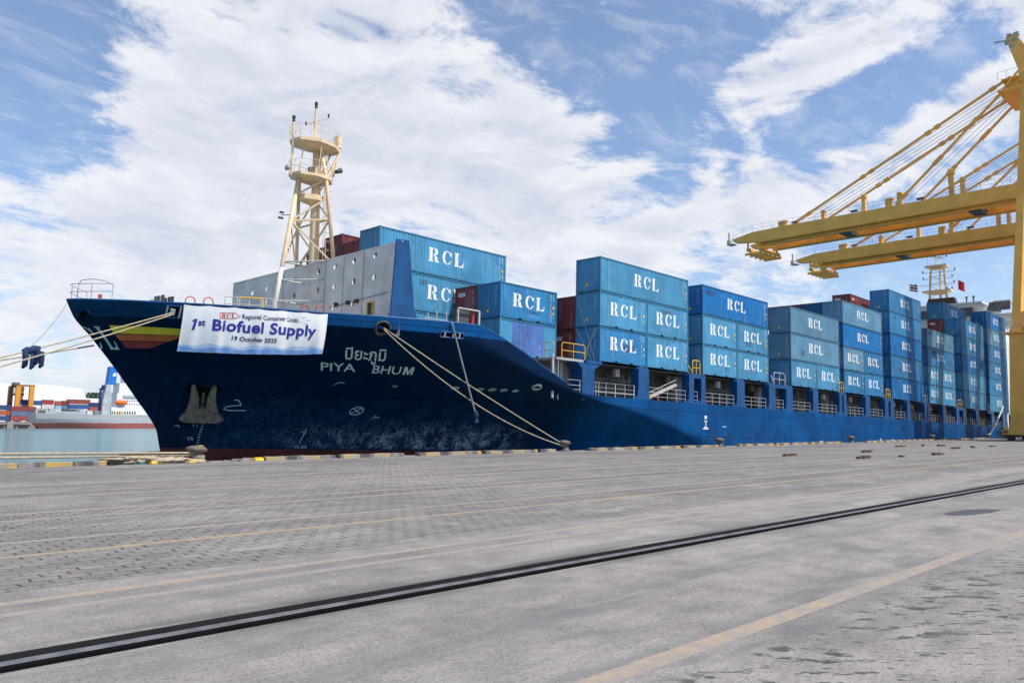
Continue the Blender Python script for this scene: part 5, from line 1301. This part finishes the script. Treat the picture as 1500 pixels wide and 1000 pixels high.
        for i in range(7): mb.cbox((x-.5+.4*(i % 3),28.4+.2*(i % 4),.35+.2*i), (.4,.35,.25))
        part('cable_gear', mb, 'iron', lg_)
        mb = MB(); mb.prism([(6.0,1.2),(8.2,1.2),(8.6,33),(5.6,33)], 0, x, x+3.0); part('landside_leg', mb, Y, b0)
        mb = MB(); mb.box((x-.2,4,.5),(x+3.4,10,1.3)); part('sill_beam', mb, Y, b0)
        mb = MB(); mb.box((x+.3,7,14.5),(x+2.8,26.5,16.6)); part('portal_beam', mb, Y, b0)
    for p_, q_ in (((X-8,5.8,33),(X+18,8,35.4)), ((X-8,23.4,47),(X+18,24.5,48.2))): part('cross_beam', MB().box(p_, q_), Y, b0)
    for x in (X+.2, X+6.2): part('apex_frame', MB().prism([(23.3,49),(25.4,49),(26.0,51),(27.6,57.0),(26.4,57.4),(24.2,53)], 0, x, x+1.4), Y, b0)
    mb = MB(); mb.box((X-1,24,48.9),(X+8.6,28.7,49.15)); mb.box((X-.8,25,50.5),(X+8.4,28.2,50.7)); mb.box((X,26.2,49.2),(X+1.4,27.8,50.5)); mb.bar((X-.5,28.2,49.2),(X-.5,26,51.5),.25); part('apex_platform', mb, Y, b0)
    mb = MB()
    for yy in (24.5,26,27.5,28.6): mb.tube([(X-.9,yy,50.7),(X-.9,yy,51.8)], .03, 4)
    mb.tube([(X-.9,24.5,51.8),(X-.9,28.6,51.8)], .03, 4)
    for i in range(5): mb.cbox((X+.5,26.2+.3*i,57.2-.8*(i % 3)),(.7,.6,.5))
    mb.bar((X+.5,27,56.6),(X+.5,29,56.9),.18); part('apex_fitting', mb, 'grey_steel', b0)
    for x in (X+.6, X+7): 
        mb = MB(); mb.bar((x,24.5,50),(x,7,35.5),.4,.5); part('backstay', mb, Y, b0)
    return b0
crane(125.0, 'nearer yellow ship-to-shore crane, its boom the upper of the two over the ship')
crane(149.5, 'farther yellow ship-to-shore crane, its boom the lower of the two')

# ================================================================== the far shore (about 450 m off)
FY = 450.0; FYS = FY+21; FQ = FY+26
def fx(px, k=1.0): return (72.3+.2565*px)*1.257*k
def fz(py, px=60, k=1.0): return (617.9+.0053*px-py)/3.66*1.257*k+CAMH
mb = MB(); mb.box((-500,FQ,fz(617.5)-1.6),(fx(62),FQ+12,fz(617.5))); mb.box((-500,FQ+12,-8),(1500,1800,fz(617.5)-.3)); solo('far_quay', mb, 'quay_wall', kind='structure')
mb = MB()
for i in range(18): mb.tube([(fx(58)-5.5*i,FQ+1.2,-6),(fx(58)-5.5*i,FQ+1.2,fz(617.5)-1.5)], .6, 8)
solo('far_quay_piles', mb, 'quay_wall', 'row of concrete piles under the far quay at left', 'piles', base=(fx(30),FQ+1,0))
mb = MB(); mb.box((fx(26),FQ-.8,-4),(fx(35),FQ,fz(618))); solo('quay_fender', mb, 'rubble', 'pale concrete fender block on the far quay face', 'fender', base=(fx(30),FQ-.5,0))
# far ship
FSB = (fx(47), FYS-22, 0)
fs = thing('moored_cargo_ship', 'grey cargo ship with red bottom moored across the harbour at left', 'ship', (fx(120), FYS-12, WZ))
x0, x1 = fx(47), fx(47)+125
rows = []
for i in range(41):
    q = i/40; x = x0+q*(x1-x0); hw = 9.0*(1-max(0, (q-.72)/.28)**2.2); rw = []
    run = max(0, 1-q/.34)
    for z_, kz in ((-5,0),(WZ-.2,.25),(-.6,.45),(.6,.62),(2,.8),(3.4,.92),(fz(606),1),(fz(602) if q < .17 else fz(606),1)):
        k = 1-(run**1.3)*(1-kz)*1.0; rw.append((x+(0 if q > .02 else (1-kz)*6), FYS-12-hw*max(.02,k), z_))
    rows.append(rw)
mb = MB(); mb.grid(rows); mb.grid([[(p[0], 2*(FYS-12)-p[1], p[2]) for p in rw] for rw in rows])
n_ = len(rows[0]); r0_ = rows[0]; mb.add(r0_+[(p[0], 2*(FYS-12)-p[1], p[2]) for p in reversed(r0_)], [tuple(range(2*n_))])
me = mb.mesh('cargo_hull', BASES[fs.name]); 
mt, t, b = newmat('far_hull_paint'); pz = t.sep(t.vec('Object'))[2]; nn = t.noise(t.vec('Object', (.12,.12,.5)), 1, 5)
cg = t.mix(t.mapr(nn, .55, .75, 0, .5), (.36,.39,.40), (.22,.17,.13))
t.put(b.inputs['Base Color'], t.mix(t.mapr(t.math('ADD', pz, t.math('MULTIPLY', nn, .8)), 3.1, 2.9), cg, (.26,.075,.065))); b.inputs['Roughness'].default_value = .55
part('cargo_hull', me, mt, fs)
def fbox(nm, px0, px1, py0, py1, mt, y0=FYS-18, dy=8, parent=fs):
    return part(nm, MB().box((fx(px0), y0, fz(py1)), (fx(px1), y0+dy, fz(py0))), mt, parent)
fbox('deck', 49, 230, 606.3, 607.5, 'far_grey', FYS-20, 16)
fbox('bulwark_block', 66, 74, 598, 606.3, 'far_grey', FYS-20.3, 3); fbox('bulwark_block', 109, 119, 599.5, 606.3, 'far_grey', FYS-20.3, 3)
sp = fbox('accommodation_block', 168, 215, 572, 606.3, 'white_wall', FYS-17, 12); fbox('accommodation_block', 158, 216, 594, 606.3, 'white_wall', FYS-18, 14)
fbox('bridge_deck', 172, 212, 556, 572, 'white_wall', FYS-16, 10); fbox('bridge_deck', 182, 214, 545, 556, 'white_wall', FYS-15, 8)
mb = MB()
for px in range(184, 212, 4):
    for py in (583, 588.5): mb.box((fx(px), FYS-17.15, fz(py+1.6)), (fx(px+1.6), FYS-17.02, fz(py)))
for px in range(160, 200, 4): mb.box((fx(px), FYS-18.15, fz(605)), (fx(px+2), FYS-18.02, fz(601)))
part('cabin_window', mb, 'window', fs)
fbox('railing_band', 178, 200, 575, 578.5, 'far_grey', FYS-17.6, .4); fbox('deck_gear', 88, 108, 599, 606.3, 'dark_steel', FYS-17, 3); fbox('deck_gear', 135, 146, 600, 606.3, 'coaming', FYS-17, 3)
fn = part('funnel', MB().prism([(fx(157.5),fz(558)),(fx(170),fz(558)),(fx(172),fz(530)),(fx(160),fz(530))], 1, FYS-12, FYS-7), 'far_blue', fs)
part('funnel_band', MB().prism([(fx(164),fz(545)),(fx(169.5),fz(545)),(fx(170),fz(540)),(fx(166),fz(540))], 1, FYS-12.05, FYS-12.01), 'white_paint', fn)
part('deck_crane_column', MB().prism([(fx(144.5),fz(606)),(fx(159),fz(606)),(fx(159),fz(582)),(fx(156),fz(560)),(fx(150),fz(560)),(fx(146),fz(582))], 1, FYS-18, FYS-13), 'far_grey', fs)
mb = MB(); mb.bar((fx(143),FYS-15,fz(600)), (fx(144),FYS-15,fz(567)), .9); mb.bar((fx(143),FYS-15,fz(567)), (fx(152),FYS-15,fz(560)), .9); mb.cbox((fx(149),FYS-15,fz(564)),(2,2,2.6)); part('deck_crane_jib', mb, 'banner_navy', fs)
lb = part('lifeboat', MB().lathe([(.3,-3.3),(1.0,-2.6),(1.45,-1.2),(1.5,1.2),(1.1,2.6),(.35,3.4)], (0,0,0), 12), 'orange', fs, True)
for vv in lb.data.vertices: 
    c_ = vv.co+Vector(BASES[fs.name]); vv.co = Vector((fx(173.5)+c_.z*.95, FYS-18.4+c_.x*.8, fz(587)+c_.y*.95))-Vector(BASES[fs.name])
mb = MB(); mb.tube([(fx(x),FYS-18,fz(606)) if k else (fx(x),FYS-18,fz(602)) for x in (170,) for k in (0,1)], .5, 8); mb.tube([(fx(177),FYS-18,fz(602)),(fx(177),FYS-18,fz(606))], .5, 8); part('yellow_bollard', mb, 'rail_yellow', fs)
mb = MB(); mb.box((fx(50),FYS-21.25,fz(605)),(fx(62),FYS-21.2,fz(600)))
part('ship_lettering', MB().add([(fx(48.2)+.02, FYS-12+p[0]-6, p[1]+fz(605)) for p in fit(text_mb('NUMI', 1, .03), 9, 2.2).v], text_mb('NUMI', 1, .03).f) if False else MB().box((fx(47)-.1,FYS-17,fz(603)),(fx(47)-.02,FYS-7,fz(599.5))), 'coaming', fs)
mb = MB()
for i in range(5): mb.box((fx(50+2.2*i),FYS-21.2,fz(604.5)),(fx(51.3+2.2*i),FYS-21.0,fz(600.8)))
part('mooring_opening', mb, 'void', fs)
# warehouses, trees, yard crane
mb = MB()
k = 1.22; Y1 = FY*k
mb.prism([(-400,0),(fx(114,k),0),(fx(114,k),fz(577,k=k)),(fx(110.5,k),fz(566.7,k=k)),(fx(60,k),fz(563.5,k=k)),(-400,fz(560,k=k))], 1, Y1, Y1+90)
wh = thing('warehouse', 'large white warehouse behind the far containers', 'warehouse', (fx(40,k), Y1, 0)); part('wall', mb, 'warehouse', wh)
mb = MB(); mb.box((-400,Y1-.3,fz(600,k=k)),(fx(114,k),Y1-.02,fz(597,k=k))); part('roof_edge', mb, 'far_grey', wh)
wh2 = thing('warehouse', 'lower white warehouse just left of the grey ship funnel', 'warehouse', (fx(130,k), Y1+10, 0))
mb = MB(); mb.prism([(fx(100,k),0),(fx(300,k),0),(fx(300,k),fz(577,k=k)),(fx(112,k),fz(574.3,k=k)),(fx(100,k),fz(574,k=k))], 1, Y1+95, Y1+180); part('wall', mb, 'warehouse', wh2)
mb = MB(); random.seed(5)
for i in range(700):
    x = fx(random.uniform(120, 175), 1.75); z_ = fz(574, k=1.75)+random.uniform(-9, .3)*(1-abs(random.random()-.5)); p = Vector((x, FY*1.75+random.uniform(-10,10), z_)); s_ = random.uniform(.6,1.5)
    d = Vector((random.gauss(0,1),random.gauss(0,1),random.gauss(0,1))).normalized(); a = d.orthogonal().normalized()*s_; c_ = d.cross(a)
    mb.add([p+a, p+c_, p-a, p-c_], [(0,1,2,3)])
solo('distant_trees', mb, 'leaf', kind='stuff')
yc = thing('yard_crane', 'orange yard gantry crane over the far container stacks', 'crane', (fx(30), FY+42, 0))
ky = 1.09
for i, (px, dy, mt) in enumerate(((13.5,0,'far_brown'),(18.5,-8,'far_orange'),(27,0,'far_brown'),(36.5,-8,'far_orange'))):
    part('crane_leg', MB().bar((fx(px-1.2,ky),FY+44+dy,2),(fx(px,ky),FY+44+dy,fz(567,k=ky)), 2.2, 2.2), mt, yc)
mb = MB(); mb.box((fx(13,ky),FY+43,fz(568.5,k=ky)),(fx(28.5,ky),FY+45,fz(566,k=ky))); mb.box((fx(17,ky),FY+35,fz(567.5,k=ky)),(fx(40,ky),FY+37,fz(565,k=ky))); part('crane_beam', mb, 'far_brown', yc)
mb = MB(); mb.box((fx(13,ky),FY+36,fz(566,k=ky)),(fx(20,ky),FY+43,fz(562,k=ky))); mb.box((fx(20,ky),FY+38,fz(573,k=ky)),(fx(25,ky),FY+42,fz(569,k=ky))); part('crane_trolley', mb, 'iron', yc)
mb = MB(); mb.bar((fx(14,ky),FY+39,fz(579,k=ky)),(fx(28,ky),FY+39,fz(579,k=ky)),1.0); 
for px in (15, 27): mb.bar((fx(px,ky),FY+39,fz(579,k=ky)),(fx(px+1,ky),FY+39,fz(568,k=ky)),.25)
part('spreader', mb, 'iron', yc)
FAR = [(13,47,596,'dark red',(.24,.05,.05)),(14,47,602.8,'slate blue',(.12,.16,.27)),(14,47,609.8,'dull red',(.30,.07,.06)),(-21,12.3,594.5,'navy',(.03,.07,.16)),(-21,13,602,'rust orange',(.38,.09,.03)),(-21,12.3,609.5,'navy blue',(.035,.08,.19)),
       (19,37,586,'violet blue',(.03,.03,.26)),(19,37,592.8,'grey',(.28,.28,.30)),(38,55,587,'blue',(.035,.10,.24)),(55,71,585.5,'crimson',(.34,.04,.05)),(55,71,592.3,'white',(.62,.60,.54)),(73.5,91,587,'orange-red',(.42,.09,.05)),(73.5,91,593.3,'sky blue',(.28,.46,.60)),(73.5,91,599.5,'off-white',(.62,.62,.60)),
       (90.5,124,584,'brick red',(.32,.07,.055)),(90.5,124,591.5,'royal blue',(.045,.09,.26)),(122.5,140,588,'navy',(.03,.06,.16)),(122.5,140,594,'orange',(.40,.10,.045)),(120,137,600,'white-painted',(.62,.60,.58)),(82,93,586.5,'black-blue',(.012,.02,.07)),(82,93,593.5,'black-blue',(.012,.02,.07))]
for i, (px0, px1, py, cn, c_) in enumerate(FAR):
    kf = 1.07 if i < 6 else 1.09; L = L40 if px1-px0 > 25 else L20
    mwx = Matrix.Translation((fx(px0,kf), FY*kf, fz(py,k=kf)-2.55))
    nxt = {0:'on top of the front pile at the far quay left',1:'in the middle of the front pile at the far quay left',2:'at the foot of the front pile at the far quay left',3:'topmost at the left frame edge',4:'middle one at the left frame edge',5:'lowest at the left frame edge',6:'left under the orange yard crane',7:'under the violet box by the yard crane',8:'right of the violet box by the yard crane',9:'above a white box left of the grey stern',10:'under the crimson box behind the grey stern',11:'topmost of the short pile behind the grey ship',12:'under the orange-red box behind the grey ship',13:'lowest of the short pile behind the grey ship',14:'highest of the wide pile behind the grey ship',15:'under the brick red box behind the grey ship',16:'topmost left of the grey crane column',17:'middle one left of the grey crane column',18:'lowest one left of the grey crane column',19:'upper dark end beside the wide pile',20:'lower dark end beside the wide pile'}[i]
    container(0, 0, 0, L, 2.6, c_, '%s distant container %s' % (cn, nxt), None, 'containers on the far quay', sxx=max(.6, (fx(px1,kf)-fx(px0,kf))/L), mw=mwx)
bpy.context.view_layer.update()
